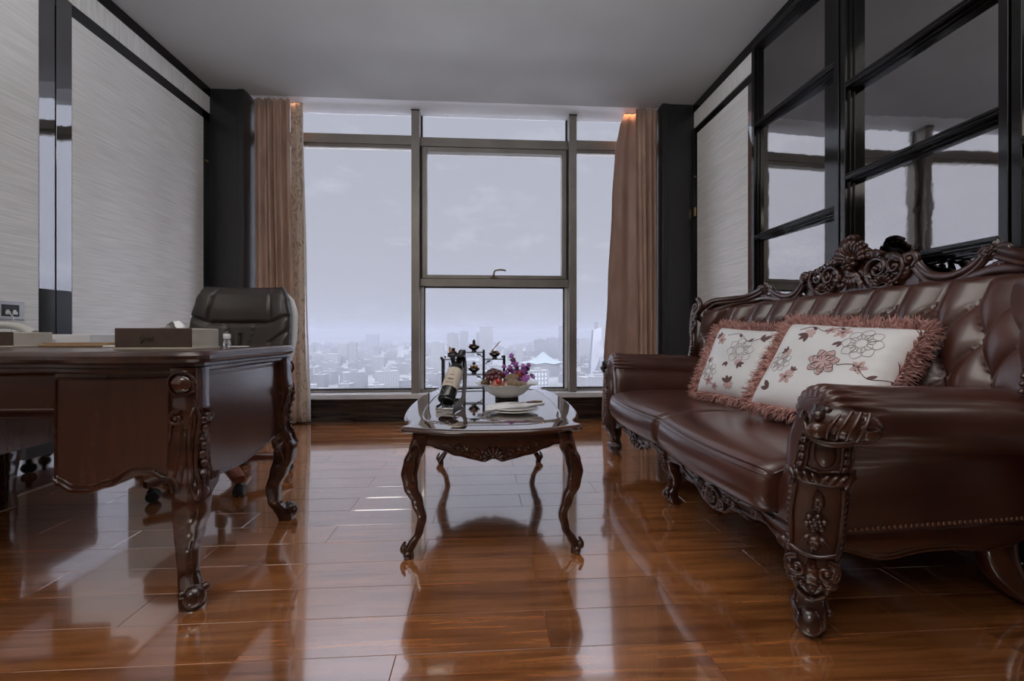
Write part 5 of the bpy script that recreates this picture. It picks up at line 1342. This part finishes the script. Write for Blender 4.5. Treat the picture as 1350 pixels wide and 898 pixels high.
def tower(px0, px1, ytop, d, label, style=0, depth=.8, rz=0.0):
    p = at((px0 + px1) / 2, d); w = (px1 - px0) * d / 565.0; placed.append((p, w * 1.6)); hgt = (440 - ytop) * d / 565.0 + .8 - GZ
    return building('tower_block', label, 'tower', p, w, w * depth, hgt, rz, None, style)
tower(632, 649.5, 431.5, 1250, 'tallest pale slab tower on the skyline behind the dessert rack', 1)
tower(590, 604, 440, 1300, 'wide twin tower on the skyline left of the dessert rack top')
tower(606.5, 617, 437.5, 1650, 'stepped hazy tower between the twin tower and the tallest slab')
tower(628, 636, 439, 1700, 'thin tower peeping out at the left of the tallest slab', 1)
o = tower(568.5, 584.5, 453, 900, 'ribbed tower with arched top behind the wine bottle', 1)
mb = MB(); w = 16 * 900 / 565; rows = [[V(w / 2 * math.cos(a), y, 5 * math.sin(a)) for a in [PI * k / 10 for k in range(11)]] for y in (-w * .35, w * .35)]
hgt = (440 - 453) * 900 / 565 + .8 - GZ
mb.v = []; mb.f = []; mb.loft([[V(p.x, p.y, p.z + hgt) for p in r] for r in rows]); lpart('arched_roof', mb, ROOF, o)
tower(680, 689, 456, 1050, 'slim pale apartment tower right of the orchids', 1)
tower(705, 722, 448, 1500, 'broad grey office block on the skyline right of the orchids')
tower(722, 737, 446, 1600, 'grey block beside the broad office block on the skyline')
tower(737, 744, 430, 1200, 'tall sliver of tower beside the right mullion', 1)
tower(762, 776, 447, 1350, 'mid height tower just right of the right mullion')
tower(786, 812, 426, 1000, 'gridded tall tower beside the right curtain', 1)
tower(484, 499, 441, 2600, 'lone flat block on the horizon in the left pane', 1)
tower(447, 459, 453, 1500, 'tall pale block in the left pane near the curtain', 1)
tower(461, 470, 452, 1450, 'right one of the pale blocks in the middle of the left pane', 1)
tower(431, 447, 467, 1150, 'dark squat block in the left pane', 1)
tower(493, 507, 471, 900, 'dark slab in the left pane near the mullion', 1)
# faceted glass tower
p = at(785, 800); placed.append((p, 60)); t = 800 / 565.0; zt = 2 * t + .8 - GZ; mb = MB()
A = [V(-9 * t, -8, 0), V(14 * t, -8, 0), V(14 * t, 14, 0), V(-9 * t, 14, 0)]; B = [V(-3 * t, -2, zt + 4), V(6 * t, -10, zt + 9), V(6 * t, 10, zt + 8), V(-3 * t, 10, zt + 4)]
mb.v = A + B + [V(3 * t, -14, zt * .50)]; mb.f = [(0, 1, 8), (1, 5, 8), (5, 4, 8), (4, 0, 8), (1, 2, 6, 5), (2, 3, 7, 6), (3, 0, 4, 7), (4, 5, 6, 7)]
o = mb.build('glass_tower', mat('blue_grey_glass_facade', (.04, .043, .05), .35), None, org=(0, 0, 0), sharp=None); o.location = p; tag(o, 'faceted glass tower with a white triangular face beside the right curtain', 'tower')
lpart('white_face', MB().prism([(0, zt * .50), (11 * t, zt * .56), (1.0 * t, zt * .86)], lambda a, c: V(a, -16, c), lambda a, c: V(a, -15, c)), mat('pale_glass_face', (.06, .06, .064), .6), o)
# tent roofed hall
p = at(716, 950); placed.append((p, 110)); t = 950 / 565.0; z1 = (440 - 478) * t + .8 - GZ
hall = thing('tent_roof_hall', 'white tent roofed hall among the blocks right of the fruit bowl', 'building', p)
rows = []
for i in range(15):
    k = i / 14; r = 28 * t * (1 - k) ** 1.0 + 1.0 * t; z = z1 + (14 * t) * k ** 2.1
    rows.append([V(r * math.cos(a) * (1 + .06 * math.cos(8 * a)), r * math.sin(a) * .8, z + .9 * t * math.cos(8 * a) * (1 - k)) for a in [2 * PI * j / 64 for j in range(64)]])
lpart('roof', MB().loft(rows), ROOF, hall); lpart('drum', MB().lathe([(22 * t, 0), (22 * t, z1)], 32), CITY, hall)
# apartment house with rows of windows close to the right of the bowl
p = at(709, 560); placed.append((p, 45)); t = 560 / 565.0; z1 = (440 - 489) * t + .8 - GZ
ap = building('apartment_house', 'nearer pale apartment house with dark windows right of the fruit bowl', 'building', p, 26 * t, 14, z1, .25, None, 0)
mb = MB()
for r in range(4):
    for c in range(5): mb.box(-11 * t + c * 4.6 * t, -7.25, z1 - 5.5 - r * 5.4, -11 * t + c * 4.6 * t + 2.2 * t, -7.02, z1 - 2.6 - r * 5.4)
lpart('window_band', mb, mat('dark_far_window', (.10, .11, .13), .5), ap)

LBL_LOW = 'small pale low city block in the haze far below the window'
n = 0; tries = 0
while n < 290 and tries < 6000:
    tries += 1
    px = rnd.choice((rnd.uniform(398, 545), rnd.uniform(552, 745), rnd.uniform(758, 812))); d = 480 * (7.5 ** rnd.random()); p = at(px, d)
    if d < 640 and rnd.random() < .3: continue
    w = rnd.uniform(14, 40) * (1 + d / 4000); dp = rnd.uniform(12, 22); hh = rnd.choice((rnd.uniform(10, 24), rnd.uniform(12, 26), rnd.uniform(14, 38))) * (1 + .25 * (d > 1600) * rnd.random())
    if any((p - q).length < (w + r) * .62 for q, r in placed): continue
    if 684 < px < 742 and d < 1100: continue
    placed.append((p, w)); n += 1
    building('city_building', LBL_LOW, 'building', p, w, dp, hh, rnd.choice((-.3, .2, .5, -.1, 1.2)), 'low blocks of the distant city')
# ------------------------------------------------------------------ haze over the city
HZ = bpy.data.materials.new('city_haze'); HZ.use_nodes = True
nt = HZ.node_tree; nt.nodes.clear(); N = nt.nodes.new; L = nt.links.new
out = N('ShaderNodeOutputMaterial'); vs = N('ShaderNodeVolumeScatter'); vs.inputs['Color'].default_value = HAZE_COL; vs.inputs['Density'].default_value = HAZE_D; ab = N('ShaderNodeVolumeAbsorption'); ab.inputs['Color'].default_value = HAZE_COL; ab.inputs['Density'].default_value = HAZE_D
ads = N('ShaderNodeAddShader'); L(vs.outputs[0], ads.inputs[0]); L(ab.outputs[0], ads.inputs[1]); L(ads.outputs[0], out.inputs['Volume'])
o = MB().box(-8000, 70, GZ - 1, 8000, 9000, 60).build('haze', HZ, sharp=None); o['kind'] = 'stuff'; o['label'] = 'thin grey haze lying over the distant city'; o['category'] = 'haze'
